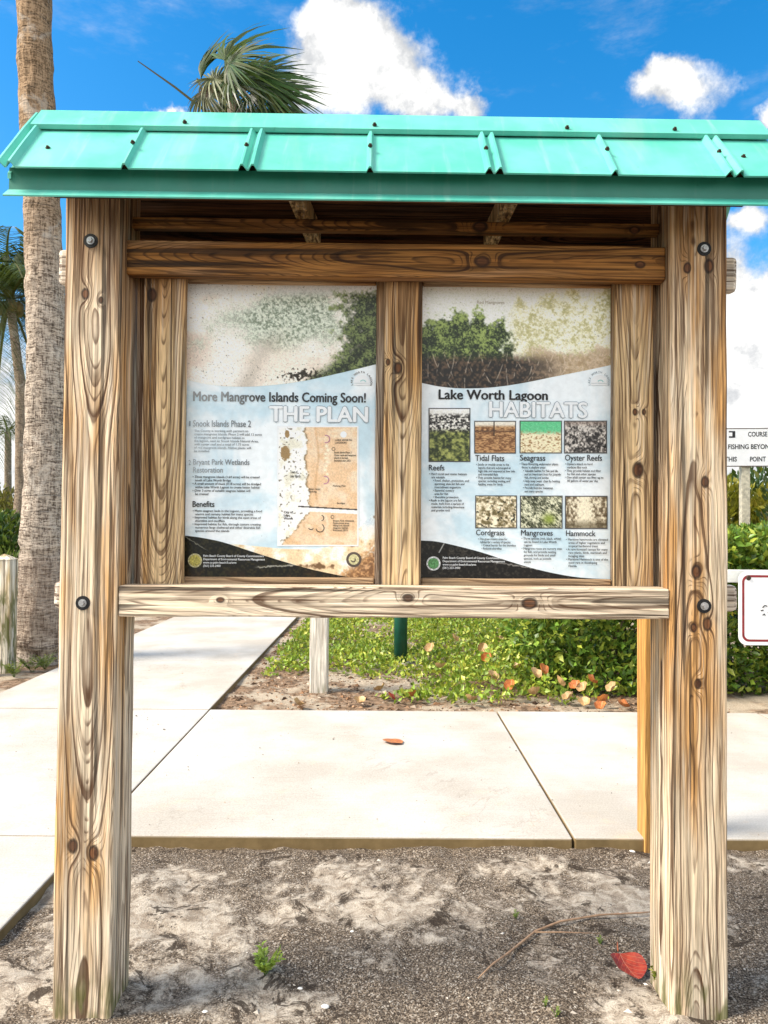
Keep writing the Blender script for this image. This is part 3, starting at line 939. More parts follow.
# ---- left poster
lc = curve([(184.5, 379), (205, 384), (232, 386.5), (262, 386), (300, 381.5), (340, 373), (377, 364)])
def left_photo(x, y):
    n = fbm(x * 0.035, y * 0.035, 1, 4); nf = fbm(x * 0.45, y * 0.45, 2, 3); nn = fbm(x * 0.9, y * 0.9, 5, 2)
    c = mixc((246, 238, 228), (228, 210, 194), sst(n, .35, .7))
    fol = sst(n * .6 + nf * .35 + 0.75 * np.exp(-(((x - 290) / 70) ** 2 + ((y - 322) / 34) ** 2)) + 0.25 * np.exp(-(((x - 215) / 22) ** 2 + ((y - 318) / 16) ** 2)), .62, .95)
    fc = mixc((96, 112, 88), (214, 222, 204), sst(nf * .6 + nn * .4, .30, .62))
    c = mixc(c, fc, fol * 0.85)
    c = mixc(c, (228, 232, 234), sst(y, 300, 288) * sst(n, .3, .5))
    path = np.exp(-(((x - 268 + (y - 345) * 0.55) / 10) ** 2)) * sst(y, 325, 350)
    c = mixc(c, (150, 140, 124), path * 0.55)
    sand = np.exp(-(((x - 285) / 34) ** 2 + ((y - 366) / 20) ** 2))
    c = mixc(c, (240, 224, 206), sand * 0.8)
    n4 = fbm(x * .13, y * .13, 44, 4)
    bush = sst(x + 20 * (nf - .5) + 46 * (n4 - .5), 334, 352) * sst(y + 10 * nf, 294, 303)
    bush = np.maximum(bush, sst(x + 30 * (n - .5) + (y - 362) * 1.4 + 8 * nf, 330, 345) * sst(y, 335, 350))
    bc = mixc((26, 34, 14), (122, 136, 78), sst(nn * 0.35 + nf * 0.3 + n4 * .35, .36, .66))
    c = mixc(c, bc, bush)
    deb = sst(nf + 0.5 * np.exp(-(((x - 305) / 26) ** 2 + ((y - 375) / 7) ** 2)), .80, .95)
    c = mixc(c, (44, 36, 22), deb)
    c = mixc(c, (90, 76, 58), sst(nn, .80, .86) * 0.8)
    return c
def _sky_top(x): return 284.5
picture('header_photo', LSH, 184.5, 377, lambda x: 282.5, lc, left_photo, 1, 2.0)
FI = graded_ink('graded_black_ink', (0.012, 0.012, 0.014), (0.30, 0.31, 0.31), -0.20, 0.0)
FI2 = graded_ink('graded_grey_ink', (0.03, 0.035, 0.045), (0.48, 0.53, 0.56), -0.32, 0.02)
lettering('title_lettering', 'More Mangrove Islands Coming Soon!', 193, 366, 393, 400.8, FI, LSH, 3, 0.028, fit='cap')
lettering('title_outline', 'THE PLAN', 268.4, 368.9, 406.5, 421.6, M_greyink, LSH, 3, 0.055, fit='cap')  # grey printed outline around the white title letters
lettering('title_lettering', 'THE PLAN', 268.9, 368.2, 406.9, 421, M_white, LSH, 4, 0.03, fit='cap')
lettering('heading_lettering', 'Snook Islands Phase 2', 193, 251, 420.5, 426.5, FI2, LSH, 3, 0.012, fit='cap')
lettering('heading_lettering', 'Bryant Park Wetlands\nRestoration', 193, 249.5, 459.5, 472.5, FI2, LSH, 3, 0.012)
lettering('heading_lettering', 'Benefits', 192.5, 214.5, 501.2, 506.8, M_black, LSH, 3, 0.018, fit='cap')
lettering('body_lettering', 'The County is working with partners to\ncreate mangrove islands. Phase 2 will add 12 acres\nof mangrove and cordgrass habitat to\nthe lagoon, next to Snook Islands Natural Area,\nwith oyster reef and a total of 1.75 acres\nof red mangrove islands. Native plants will\nbe installed.', 194, 262, 430, 452, FI2, LSH, 3, 0.014, 1.05)
lettering('body_lettering', '\u2022 Three mangrove islands (1.64 acres) will be created\n   south of Lake Worth Bridge\n\u2022 A small amount of muck (0.18 acres) will be dredged\n   within Lake Worth Lagoon to create better habitat\n\u2022 Over 3 acres of suitable seagrass habitat will\n   be created', 192.5, 261, 476, 495, M_black, LSH, 3, 0.014, 1.05)
lettering('body_lettering', '\u2022 More seagrass beds in the Lagoon, providing a food\n   source and nursery habitat for many species\n\u2022 Improved habitat for birds along the open areas of\n   shoreline and mudflats\n\u2022 Improved habitat for fish, through oysters creating\n   numerous large sheltered and other desirable fish\n   species around the islands', 192.5, 262, 510, 532.5, M_black, LSH, 3, 0.014, 1.05)
lettering('list_numeral', '1', 189, 190.6, 421, 426, M_greyink, LSH, 3)
lettering('list_numeral', '2', 188.6, 190.8, 460, 465, M_greyink, LSH, 3)

lw = curve([(184.5, 535.5), (200, 537.5), (222, 542), (250, 551), (280, 560.5), (310, 569), (335, 574.5), (350, 577.5)])
ls = curve([(228, 543.5), (255, 546), (290, 549), (322, 548), (345, 540), (360, 527), (377, 508)])
def low(x): return lw(x) if x < 350 else 577.5 + (x - 350) * 0.02
def left_sand(x, y):
    n = fbm(x * .12, y * .12, 4, 4); nf = fbm(x * .5, y * .5, 9, 3)
    c = mixc((247, 240, 228), (232, 204, 164), sst(n + (y - 545) * .012, .4, .75))
    c = mixc(c, (206, 222, 232), sst(y + 16 * n, 540, 524))
    br = sst((x - 350) / 30 + (y - 552) / 26 + 0.9 * (nf - .5), .35, .9)
    c = mixc(c, mixc((96, 58, 30), (190, 140, 90), sst(nf, .35, .7)), br * .8)
    d = sst(n + 0.4 * np.exp(-(((x - 312) / 22) ** 2 + ((y - 566) / 4) ** 2)), .72, .9)
    return mixc(c, (84, 58, 34), d * .8)
picture('sand_picture', LSH, 230, 377, ls, lambda x: low(x) + 0.3, left_sand, 1, 2.0)
def left_wave(x, y):
    nf = fbm(x * .5, y * .5, 12, 3); n = fbm(x * .1, y * .1, 3, 3)
    c = mixc((16, 15, 10), (46, 42, 22), sst(nf, .42, .75))
    c = mixc(c, (64, 42, 24), sst(y, 566, 577) * .6 * sst(n, .4, .6))
    ln = np.minimum(np.abs((x - 192) * .62 - (y - 541) + 2.5 * (nf - .5)), 9)
    c = mixc(c, (150, 150, 138), sst(ln, .9, .2) * sst(x, 212, 200) * .7)
    tw = np.abs(y - (567 - (x - 262) * .06 + 3 * (nf - .5)))
    c = mixc(c, (178, 176, 166), sst(tw, 1.3, .3) * sst(x, 252, 262) * sst(x, 308, 292) * .8)
    return c
picture('footer_picture', LSH, 184.5, 350, lw, lambda x: 579.5, left_wave, 2, 2.0)

def left_map(x, y):
    n = fbm(x * .09, y * .09, 6, 4); nf = fbm(x * .8, y * .8, 7, 2); ns = fbm(x * .45, y * .45, 14, 2)
    water = mixc((226, 190, 150), (233, 208, 178), sst(n, .35, .65))
    water = mixc(water, (212, 170, 124), sst(n + (x - 300) * -.004, .5, .75) * .7)
    land = mixc((247, 245, 236), (222, 218, 200), sst(n, .5, .72))
    land = mixc(land, (84, 74, 56), sst(ns, .74, .80) * .8)
    for (cx, cy, rx, ry) in ((285.5, 453, 5, 7), (287, 434, 2.4, 4)):
        land = mixc(land, (150, 122, 80), sst(((x - cx) / rx) ** 2 + ((y - cy) / ry) ** 2 + (nf - .5), 1.2, .8))
    shore = 305 + 3.5 * (fbm(y * .12, y * 0, 2, 3) - .5) * 2 + (y - 430) * .055
    shore = np.where(y > 500, shore - np.clip(y - 508, 0, 60) ** 1.0 * .75 + 4 * (nf - .5), shore)
    isl = x < shore
    c = np.where(isl[..., None], land, water)
    edge = np.exp(-((x - shore) / 1.1) ** 2)
    c = mixc(c, (110, 88, 58), edge * .7 * sst(ns, .3, .6))
    # bridge
    br = 506.5 + (x - 300) * .055
    c = mixc(c, (246, 242, 232), (np.abs(y - br - 2.6) < 1.9) * (x > 292))
    c = mixc(c, (62, 54, 50), (np.abs(y - br) < .7) * (x > 298))
    # submerged shoal marks
    for i in range(9):
        yy_ = 446 + i * 4.0
        c = mixc(c, (246, 232, 206), np.exp(-(((x - 326.5 - 1.4 * math.sin(i * 1.9)) / 1.6) ** 2 + ((y - yy_) / 1.3) ** 2)) * .9)
    c = mixc(c, (196, 150, 104), np.exp(-((x - 317 - 1.5 * np.sin(y * .1)) / 1.2) ** 2) * .5 * (y < 500))
    return c
MX0, MX1, MY0, MY1 = 278.6, 357.2, 427.2, 544.8
mp = picture('map_picture', LSH, MX0, MX1, lambda x: MY0, lambda x: MY1, left_map, 2, 2.4)
frame_rect(LSH, MX0, MX1, MY0, MY1, 1.4, 2, M_white, 'map_border')
M_map = plain('map_ink', (0.035, 0.028, 0.024), 0.4)
M_pink = plain('pink_ink', (0.50, 0.22, 0.30), 0.4)
lettering('map_lettering', 'LAKE WORTH\nLAGOON', 335, 352, 439.2, 443.6, M_map, LSH, 3, 0.02)
lettering('map_lettering', 'Snook Islands Phase 2\nOyster reefs and mangrove\nislands to be built\nEstimated start 2012', 334, 356, 451.5, 461.5, M_map, LSH, 3, 0.012)
lettering('map_lettering', 'Bryant Park Wetlands\nRestoration area\nMangrove islands\nSeagrass habitat\nEstimated 2012', 333, 354, 520, 531, M_map, LSH, 3, 0.012)
lettering('map_lettering', 'City of\nLake\nWorth', 283.5, 293, 511, 519.5, M_map, LSH, 3, 0.03)
lettering('map_lettering', 'Town of\nLake Worth', 290, 300.5, 470.5, 477.5, M_map, LSH, 3, 0.01)
lettering('map_lettering', 'Fishing Pier', 333, 346, 485, 487.2, M_map, LSH, 3, 0.01)
lettering('map_lettering', 'Boat ramp\nparking', 309, 320, 488, 493, M_map, LSH, 3, 0.01)
lettering('map_lettering', 'Bridge', 337, 345, 502.4, 504.4, M_map, LSH, 3, 0.01)
for (x, y) in ((326, 439), (325, 480)):
    disc(LSH, x, y, 4.2, 3, M_pink, 'map_mark', 3.2, -110, 110, 20)
for (x, y, r, a0, a1) in ((321, 518, 3.2, -80, 80), (320, 528, 4.4, -170, 60), (311, 527, 3, 200, 330)):
    disc(LSH, x, y, r, 3, M_map, 'map_mark', r - .8, a0, a1, 20)
disc(LSH, 343.5, 434.5, 3.2, 3, M_white, 'map_mark')
disc(LSH, 333.5, 449, 1.8, 3, M_map, 'map_mark', 1.3)
disc(LSH, 332.5, 517, 1.8, 3, M_map, 'map_mark', 1.3)
M_gold = plain('gold_ink', (0.42, 0.37, 0.08), 0.4, 0, 0.6, 260)
M_gold2 = plain('pale_gold_ink', (0.60, 0.56, 0.30), 0.4, 0, 0.3, 200)
M_brown = plain('brown_ink', (0.10, 0.075, 0.06), 0.4)
disc(LSH, 195, 560.5, 7.0, 3, M_gold2, 'emblem'); disc(LSH, 195, 560.5, 5.6, 4, M_gold, 'emblem')
arc_text('PALM BEACH COUNTY FLORIDA', 195, 560.5, 5.6, 240, -90, 1.1, LSH, M_brown, 5)
disc(LSH, 353.8, 559.5, 7.6, 3, M_brown, 'emblem', 5.2); disc(LSH, 353.8, 559.5, 5.2, 3, M_gold2, 'emblem')
disc(LSH, 353.2, 559.8, 2.6, 4, M_brown, 'emblem', 1.4, 200, 400, 16)
lettering('footer_lettering', 'Palm Beach County Board of County Commissioners\nDepartment of Environmental Resources Management\nwww.co.palm-beach.fl.us/erm\n(561) 233-2400', 203, 265, 555, 567.5, M_white, LSH, 4, 0.01, 1.1)

# ---- logo used on both posters
M_aqua = plain('aqua_ink', (0.35, 0.62, 0.60), 0.4)
def logo(parent, x, y, ink):
    disc(parent, x, y + 3, 8.2, 3, M_white, 'emblem', 0, 0, 180, 30)
    disc(parent, x + 1.5, y + 3, 3.4, 4, M_aqua, 'emblem', 2.4, 20, 150, 20)
    frame = MB().poly([S(a, b_, 3) - Vector(parent.location) for a, b_ in ((x - 8, y + 5.2), (x + 8, y + 5.2), (x + 8, y + 3.6), (x - 8, y + 3.6))])
    frame.build('emblem', M_white, parent)
    arc_text('LAKE WORTH LAGOON', x, y + 2, 9.0, 196, -16, 1.9, parent, ink, 3)
logo(LSH, 361.5, 380, M_brown)
logo(RSH, 599, 380, M_greyink)

# ---- right poster
rc = curve([(420, 382.5), (440, 386.5), (462, 388.3), (490, 387.5), (520, 383.5), (560, 375.5), (590, 369.5), (615, 364)])
def right_photo(x, y):
    n = fbm(x * .06, y * .06, 21, 4); nf = fbm(x * .4, y * .4, 22, 3); nn = fbm(x * .85, y * .85, 25, 2)
    c = mixc((240, 240, 232), (226, 228, 218), n)
    n4 = fbm(x * .12, y * .12, 45, 4)
    # pale bleached bush on the right
    bh = 292 + 14 * (fbm(x * .07, x * 0, 3, 3) - .5) * 2 + 30 * sst(x, 520, 495)
    b2 = sst(y - bh + 14 * (nf - .5), 0, 8) * sst(x, 498, 520)
    fc = mixc((188, 182, 128), (247, 243, 220), sst(nf * .4 + nn * .25 + n4 * .35, .34, .60))
    c = mixc(c, fc, b2)
    br = sst(y + 14 * (nf - .5) + (n - .5) * 20, 346, 356) * sst(x, 515, 545)
    c = mixc(c, mixc((150, 118, 88), (204, 180, 150), nf), br * .8)
    # dark green bush on the left
    n4 = fbm(x * .12, y * .12, 45, 4)
    th = 305 + 15 * (fbm(x * .09, x * 0, 7, 3) - .5) * 2 + 0.009 * (x - 460) ** 2
    b1 = sst(y - th + 16 * (nf - .5) + 20 * (n4 - .5), 0, 8) * sst(x + 18 * (nf - .5) + 50 * (n4 - .5), 518, 500)
    gc = mixc((24, 38, 14), (150, 168, 90), sst(nn * .35 + nf * .3 + n4 * .35 - (y - 330) * .0025, .36, .64))
    c = mixc(c, gc, b1)
    rt = sst(y + 10 * (nf - .5), 352, 364) * sst(x, 575 + 0 * x, 520)
    c = mixc(c, mixc((26, 20, 16), (92, 70, 52), sst(nf, .4, .75)), rt * .95)
    # prop roots
    for i in range(26):
        xb = 428 + i * 6.2 + 2 * math.sin(i * 3.3); sl_ = 0.45 * math.sin(i * 2.4)
        w = np.abs(x - (xb + sl_ * (y - 358) + .012 * (y - 358) ** 2 * math.sin(i)))
        c = mixc(c, (214, 196, 176), sst(w, .7, .2) * sst(y, 344, 358) * sst(fbm(x * .2, y * .2, i, 2), .42, .66) * .6)
    c = mixc(c, (96, 84, 64), sst(nn, .82, .87) * .5)
    return c
picture('header_photo', RSH, 420, 615, lambda x: 282.5, rc, right_photo, 1, 2.0)
lettering('caption_lettering', 'Red Mangroves', 477, 504.5, 300.8, 303.8, plain('tan_ink', (0.42, 0.36, 0.27), .4), RSH, 3, 0.0, fit='cap')
lettering('title_lettering', 'Lake Worth Lagoon', 438.5, 548, 390.5, 399, M_black, RSH, 3, 0.028, fit='cap')
lettering('title_outline', 'HABITATS', 488.6, 588.1, 402.0, 417.2, M_greyink, RSH, 3, 0.050, fit='cap')
lettering('title_lettering', 'HABITATS', 489, 587.6, 402.3, 416.7, M_white, RSH, 4, 0.022, fit='cap')
INK = plain('blue_black_ink', (0.025, 0.03, 0.04), .4)
for (s, a, b_, t, y) in (('Reefs', 428.8, 444.4, 464.8, 470.3), ('Tidal Flats', 475.3, 504.3, 455.2, 460.8), ('Seagrass', 520, 545.4, 454.9, 460.5), ('Oyster Reefs', 565, 602, 454.9, 460.5),
                         ('Cordgrass', 476, 504.5, 529.8, 535.2), ('Mangroves', 521, 552.8, 530, 535.4), ('Hammock', 566, 595.6, 530.6, 536)):
    lettering('heading_lettering', s, a, b_, t, y, INK, RSH, 3, 0.012, fit='cap')
B = '\u2022 '
for (s, a, b_, t, y) in (
    (B + 'Hard corals and oyster habitats\n   are valuable\n     ' + B + 'Food, shelter, protection, and\n       spawning sites for fish and\n       invertebrate organisms\n     ' + B + 'Essential nursery\n       area for fish\n     ' + B + 'Shoreline protection\n' + B + 'Reefs in the lagoon are fish\n   made, built from a variety of\n   materials including limestone\n   and granite rock', 429, 469, 473, 512),
    (B + 'Sandy or muddy areas in the\n   lagoon that are submerged at\n   high tide and exposed at low tide\n   and intertidal flats\n' + B + 'They provide habitat for many\n   species, including wading and\n   feeding areas for birds', 476, 515, 463.5, 486),
    (B + 'These flowering underwater plants\n   thrive in shallow areas\n     ' + B + 'Valuable habitat for fish and life\n       and an important food for juvenile\n       fish, shrimp and turtles\n     ' + B + 'Help keep water clear by holding\n       sand and sediment\n     ' + B + 'Provide food for manatees\n       and many species', 519.5, 561, 463, 493),
    (B + 'Oysters attach to hard\n   surfaces like rock\n' + B + 'They provide habitat and filter\n   for fish and other species\n' + B + 'One adult oyster can filter up to\n   50 gallons of water per day', 565, 603.5, 463, 482.5),
    (B + 'This grass creates areas for\n   habitat for a variety of species\n     ' + B + 'Critical barrier for the shoreline\n     ' + B + 'Reduces shoreline', 478, 516, 538, 549.5),
    (B + 'Three species (red, black, white)\n   can be found in Lake Worth\n   Lagoon\n' + B + 'Mangrove roots are nursery sites\n   for fish, and provide nesting\n   grounds for birds and small\n   species, such as juvenile\n   snook', 521.5, 562, 537.5, 563),
    (B + 'Maritime hammocks are elevated\n   areas of higher vegetation and\n   tropical hardwood trees\n' + B + 'A rare forested canopy for many\n   rare plants, birds, mammals and\n   foraging sites\n' + B + 'Maritime Hammock is one of the\n   most rare in developing\n   Florida', 566, 608, 538.5, 567)):
    lettering('body_lettering', s, a, b_, t, y, INK, RSH, 3, 0.012, 1.05)


def ph_reefs(x, y):
    nf = fbm(x * .55, y * .75, 31, 5); n = fbm(x * .3, y * .3, 32, 5)
    top = mixc((30, 28, 26), (232, 228, 218), sst(nf, .38, .66))
    top = mixc(top, (236, 234, 226), sst(y, 417, 412))
    lowc = mixc((34, 44, 14), (164, 168, 92), sst(n * .6 + nf * .4, .32, .72))
    return mixc(top, lowc, sst(y + 4 * (nf - .5), 428, 434))
def ph_tidal(x, y):
    nf = fbm(x * .4, y * 1.2, 33, 5)
    c = mixc((112, 72, 40), (190, 146, 98), sst(nf, .35, .65))
    c = mixc(c, (228, 220, 204), sst(y, 428, 424)); c = mixc(c, (48, 34, 24), (np.abs(x - 494) < .5) * (y < 436))
    return mixc(c, (70, 44, 28), (np.abs(y - 430 - nf * 2) < .8) * .7)
def ph_sea(x, y):
    nf = fbm(x * .6, y * .9, 34, 5)
    c = mixc((236, 222, 186), (148, 112, 66), sst(nf, .5, .72))
    return mixc(c, mixc((70, 186, 122), (120, 200, 150), nf), sst(y + 5 * (nf - .5), 435, 430))
def ph_oyster(x, y):
    nf = fbm(x * .7, y * .6, 35, 5)
    c = mixc((26, 22, 20), (216, 208, 198), sst(nf * .6 + fbm(x * .2, y * .2, 11, 3) * .4, .34, .68)); return mixc(c, (150, 130, 116), sst(y, 428, 422) * .6)
def ph_cord(x, y):
    nf = fbm(x * .45, y * .55, 36, 5); c = mixc((104, 92, 58), (246, 230, 200), sst(nf * .6 + fbm(x * .18, y * .22, 10, 3) * .4, .30, .64)); return mixc(c, (40, 40, 24), sst(fbm(x * .5, y * .5, 37, 2), .66, .78))
def ph_mang(x, y):
    nf = fbm((x + y) * .35, (x - y) * .8, 38, 5); c = mixc((46, 50, 30), (222, 220, 190), sst(nf * .6 + fbm(x * .2, y * .3, 8, 3) * .4, .32, .66)); return mixc(c, (134, 150, 60), np.exp(-(((x - 549) / 6) ** 2 + ((y - 519) / 5) ** 2)))
def ph_hamm(x, y):
    nf = fbm(x * .5, y * .45, 39, 5); c = mixc((96, 80, 56), (236, 224, 196), sst(nf * .7 + fbm(x * .2, y * .2, 9, 3) * .3 + .3 * np.exp(-((x - 584) / 8) ** 2), .34, .72)); return mixc(c, (84, 74, 50), sst(y, 518, 526) * .6)
M_frame = plain('dark_border_ink', (0.06, 0.06, 0.065), .4)
for (a, b_, t, y, fn) in ((429.6, 469.4, 409, 461, ph_reefs), (475.2, 515, 421.8, 452.6, ph_tidal), (520.6, 561, 421.6, 452.4, ph_sea), (565, 606, 421.6, 452.4, ph_oyster),
                          (476.2, 516, 496.4, 527.4, ph_cord), (521, 561.6, 496.6, 527.6, ph_mang), (566, 606.6, 496.8, 528, ph_hamm)):
    picture('small_photo', RSH, a, b_, lambda x, t=t: t, lambda x, y=y: y, fn, 2, 2.4)
    frame_rect(RSH, a, b_, t, y, 1.0, 2, M_frame)
rw = curve([(420, 540.5), (436, 541.5), (455, 545.5), (480, 552), (505, 560), (530, 567.5), (555, 573.5), (580, 577.5), (615, 579.5)])
def right_wave(x, y):
    nf = fbm(x * .45, y * .45, 41, 3)
    c = mixc((15, 14, 13), (52, 48, 42), sst(nf, .46, .8))
    t1 = np.abs(y - (579 - np.abs(x - 543) * (0.16 + .05 * (x > 543)) - 9 + 3 * (nf - .5)))
    c = mixc(c, (150, 146, 140), sst(t1, 1.2, .3) * sst(x, 478, 500) * sst(x, 606, 588) * .8)
    ring = np.abs(np.hypot((x % 7.0) - 3.5, ((y + x * .0) % 6.5) - 3.2) - 2.2)
    c = mixc(c, (96, 92, 84), sst(ring, .7, .2) * .35 * (x > 448) * (x < 500) * (y < 556))
    t2 = np.abs((x - 441) + (y - 549) * .55)
    c = mixc(c, (190, 190, 186), sst(t2, .8, .2) * (y < 553) * .9)
    return c
picture('footer_picture', RSH, 420, 615, rw, lambda x: 583, right_wave, 2, 2.0)
M_grn = plain('green_ink', (0.10, 0.28, 0.10), .4, 0, .6, 240)
disc(RSH, 433.5, 563.5, 7.0, 3, M_white, 'emblem'); disc(RSH, 433.5, 563.5, 5.4, 4, M_grn, 'emblem')
arc_text('PALM BEACH COUNTY FLORIDA', 433.5, 563.5, 5.5, 240, -90, 1.1, RSH, M_brown, 5)
lettering('footer_lettering', 'Palm Beach County Board of County Commissioners\nDepartment of Environmental Resources Management\nwww.co.palm-beach.fl.us/erm\n(561) 233-2400', 442.5, 505, 557, 569.5, M_white, RSH, 4, 0.01, 1.1)

# ------------------------------------------------------------------ foliage helpers
LT = np.array([(0, 0, 0), (0, .5, -.06), (0, 1, .0), (.5, .42, .05), (-.5, .42, .05)], float)
LFACE = np.array([(0, 3, 2, 1), (0, 1, 2, 4)])


def leaf_mesh(name, pos, d, up, length, width, col, parent=None, mat=LEAF, smooth=False):
    pos = np.asarray(pos, float); N = len(pos)
    d = d / np.linalg.norm(d, axis=1, keepdims=True)
    s = np.cross(d, up); s /= np.maximum(np.linalg.norm(s, axis=1, keepdims=True), 1e-6)
    n = np.cross(s, d)
    length = np.broadcast_to(length, (N,)); width = np.broadcast_to(width, (N,))
    V = (pos[:, None, :] + s[:, None, :] * (LT[None, :, 0:1] * width[:, None, None]) + d[:, None, :] * (LT[None, :, 1:2] * length[:, None, None])
         + n[:, None, :] * (LT[None, :, 2:3] * length[:, None, None]))
    F_ = (np.arange(N)[:, None, None] * 5 + LFACE[None]).reshape(-1, 4)
    C = np.repeat(col, 5, axis=0)
    return np_mesh(name, V.reshape(-1, 3), F_, mat, parent, C, smooth)


def leafcols(N, base, var=0.35, yellow=0.15, ycol=(0.30, 0.27, 0.03)):
    c = np.array(base)[None] * (1 + (rng.random((N, 1)) - .5) * 2 * var)
    t = (rng.random((N, 1)) < yellow) * rng.random((N, 1))
    return np.clip(c * (1 - t) + np.array(ycol)[None] * t, 0.002, 1)


def rnd_dir(N, bias=(0, 0, 0), k=1.0):
    v = rng.normal(size=(N, 3)) * k + np.array(bias)[None]
    return v / np.linalg.norm(v, axis=1, keepdims=True)


def blob_leaves(N, c, r, seed=0, shell=0.35, bumps=0.25):
    """points spread through the outer part of a lumpy ellipsoid, and outward directions"""
    v = rnd_dir(N)
    lump = 1 + bumps * (fbm(v[:, 0] * 2.2 + 5 + seed, v[:, 1] * 2.2 + v[:, 2] * 1.7, seed, 3) - .5) * 2
    rad = lump * (1 - shell * rng.random(N) ** 1.3)
    p = np.array(c)[None] + v * rad[:, None] * np.array(r)[None]
    return p, v


M_stem = plain('brown_stem', (0.12, 0.085, 0.05), 0.85, 0, .4, 40, 0.002)


def shrub(name, label, cat, base, r, N, ln, wd, colr, var=.35, yel=.15, ycol=(0.30, .27, .03), stems=7, group=None, seed=0, shell=.45):
    t = thing(name, label, cat, base, 0, group)
    p, v = blob_leaves(N, (0, 0, r[2] * .95), r, seed, shell)
    p[:, 2] = np.abs(p[:, 2]) + .01
    d = v + rnd_dir(N) * .7 + np.array([0, 0, .25])
    leaf_mesh('foliage', p, d, rnd_dir(N, (0, 0, .8)), ln * (.6 + .7 * rng.random(N)), wd * (.6 + .7 * rng.random(N)), leafcols(N, colr, var, yel, ycol), t)
    mb = MB()
    for i in range(stems):
        a = random.uniform(0, 6.28); q = random.uniform(.3, .75)
        mb.tube([(0.04 * math.cos(a), .04 * math.sin(a), -.03), (r[0] * q * .4 * math.cos(a), r[1] * q * .4 * math.sin(a), r[2] * .7), (r[0] * q * math.cos(a), r[1] * q * math.sin(a), r[2] * 1.4)], [.016, .011, .004], 5)
    mb.build('stems', M_stem, t)
    return t


# ------------------------------------------------------------------ planting bed: hedge, ground cover, posts
def hedge(name, label, x0, x1, y0, y1, h0, h1, N, ln=.085, wd=.05, base=(0.12, .22, .03), yel=.4):
    t = thing(name, label, 'hedge', ((x0 + x1) / 2, (y0 + y1) / 2, 0))
    cx, cy = (x0 + x1) / 2, (y0 + y1) / 2
    face = rng.random(N)
    u = rng.random(N); w = rng.random(N)
    dep = rng.random(N) ** 1.4 * .34
    X = x0 + (x1 - x0) * u
    H = h0 + (h1 - h0) * u + .10 * (fbm(X * 2.3, X * 0 + y0, 3, 3) - .5) * 2
    front = face < .52; topf = (face >= .52) & (face < .80); bk = (face >= .80) & (face < .92); ends = face >= .92
    Y = np.zeros(N); Z = np.zeros(N); nrm = np.zeros((N, 3))
    wig = .11 * (fbm(X * 3.1, w * 3.0, 5, 3) - .5) * 2
    Z[front] = (w * H)[front]; Y[front] = (y0 + dep + wig)[front]; nrm[front] = (0, -1, .25)
    Z[topf] = (H - dep)[topf]; Y[topf] = (y0 + (y1 - y0) * w)[topf]; nrm[topf] = (0, -.2, 1)
    Z[bk] = (w * H)[bk]; Y[bk] = (y1 - dep)[bk]; nrm[bk] = (0, 1, .2)
    e = ends; Xe = np.where(rng.random(N) < .5, x0 + dep, x1 - dep); X = np.where(e, Xe, X)
    Z[e] = (w * H)[e]; Y[e] = (y0 + (y1 - y0) * rng.random(N))[e]; nrm[e] = np.where((X < cx)[e][:, None], (-1, 0, .2), (1, 0, .2))
    p = np.stack([X - cx, Y - cy, np.maximum(Z, .02)], -1)
    d = nrm * .7 + rnd_dir(N) * .8 + np.array([0, 0, .25])
    c = leafcols(N, base, .6, yel, (0.42, .46, .06))
    leaf_mesh('foliage', p, d, rnd_dir(N, nrm.mean(0) * 0 + np.array([0, -.5, .8])), ln * (.55 + .75 * rng.random(N)), wd * (.55 + .75 * rng.random(N)), c, t)
    mb = MB()
    for i in range(int((x1 - x0) * 9)):
        a = random.uniform(x0 + .1, x1 - .1) - cx; b_ = random.uniform(y0 + .15, y1 - .15) - cy; hh = min(h0, h1) * random.uniform(.6, .85)
        mb.tube([(a, b_, -.03), (a + random.uniform(-.08, .08), b_ + random.uniform(-.08, .08), hh * .5), (a + random.uniform(-.2, .2), b_ + random.uniform(-.2, .1), hh)], [.014, .010, .004], 5)
    mb.build('stems', M_stem, t)
    return t

hedge('hedge', 'dense glossy green clipped hedge behind the right post and the red bordered sign', 1.0, 4.9, 3.42, 4.5, 1.08, 1.24, 34000, .068, .038)
hedge('hedge', 'long dark green hedge row far behind the kiosk across the lawn', -2.0, 6.0, 12.5, 13.8, 1.5, 1.6, 9000, .13, .08, (0.035, .075, .015), .12)

# low ground cover
N = 46000
X = rng.uniform(-1.0, 2.3, N); Y = rng.uniform(2.95, 9.5, N)
den = fbm(X * 1.3, Y * 1.1, 61, 3) + .28 * sst(Y, 3.6, 4.6) + .16 * sst(X, .2, 1.1) - .10 * sst(X, -.6, -.95) - .55 * np.exp(-(((X + .40) / .34) ** 2 + ((Y - 3.55) / .42) ** 2)) - .25 * np.exp(-(((X - .15) / .3) ** 2 + ((Y - 4.2) / .7) ** 2))
keep = den + .25 * (rng.random(N) - .5) > .54
keep &= (Y > 3.02 + .25 * fbm(X * 5, X * 0, 2, 2)) & (X > -1.0 + .12 * fbm(Y * 4, Y * 0, 3, 2))
X = X[keep]; Y = Y[keep]; N = len(X)
Hh = .02 + .13 * rng.random(N) * sst(den[keep], .5, .95) + .22 * sst(X, .5, 1.0) * rng.random(N) * sst(Y, 3.1, 3.5)
p = np.stack([X, Y, ground_h(X, Y) + Hh], -1)
d = rnd_dir(N, (0, -.3, .55), .8)
cols = leafcols(N, (0.20, .30, .035), .6, .5, (0.52, .52, .07))
gc = leaf_mesh('ground_cover', p, d, rnd_dir(N, (0, -.2, 1)), .042 * (.6 + .8 * rng.random(N)), .025 * (.6 + .8 * rng.random(N)), cols)
stuff(gc, 'low spreading green ground cover in the mulch bed behind the kiosk', 'ground cover')

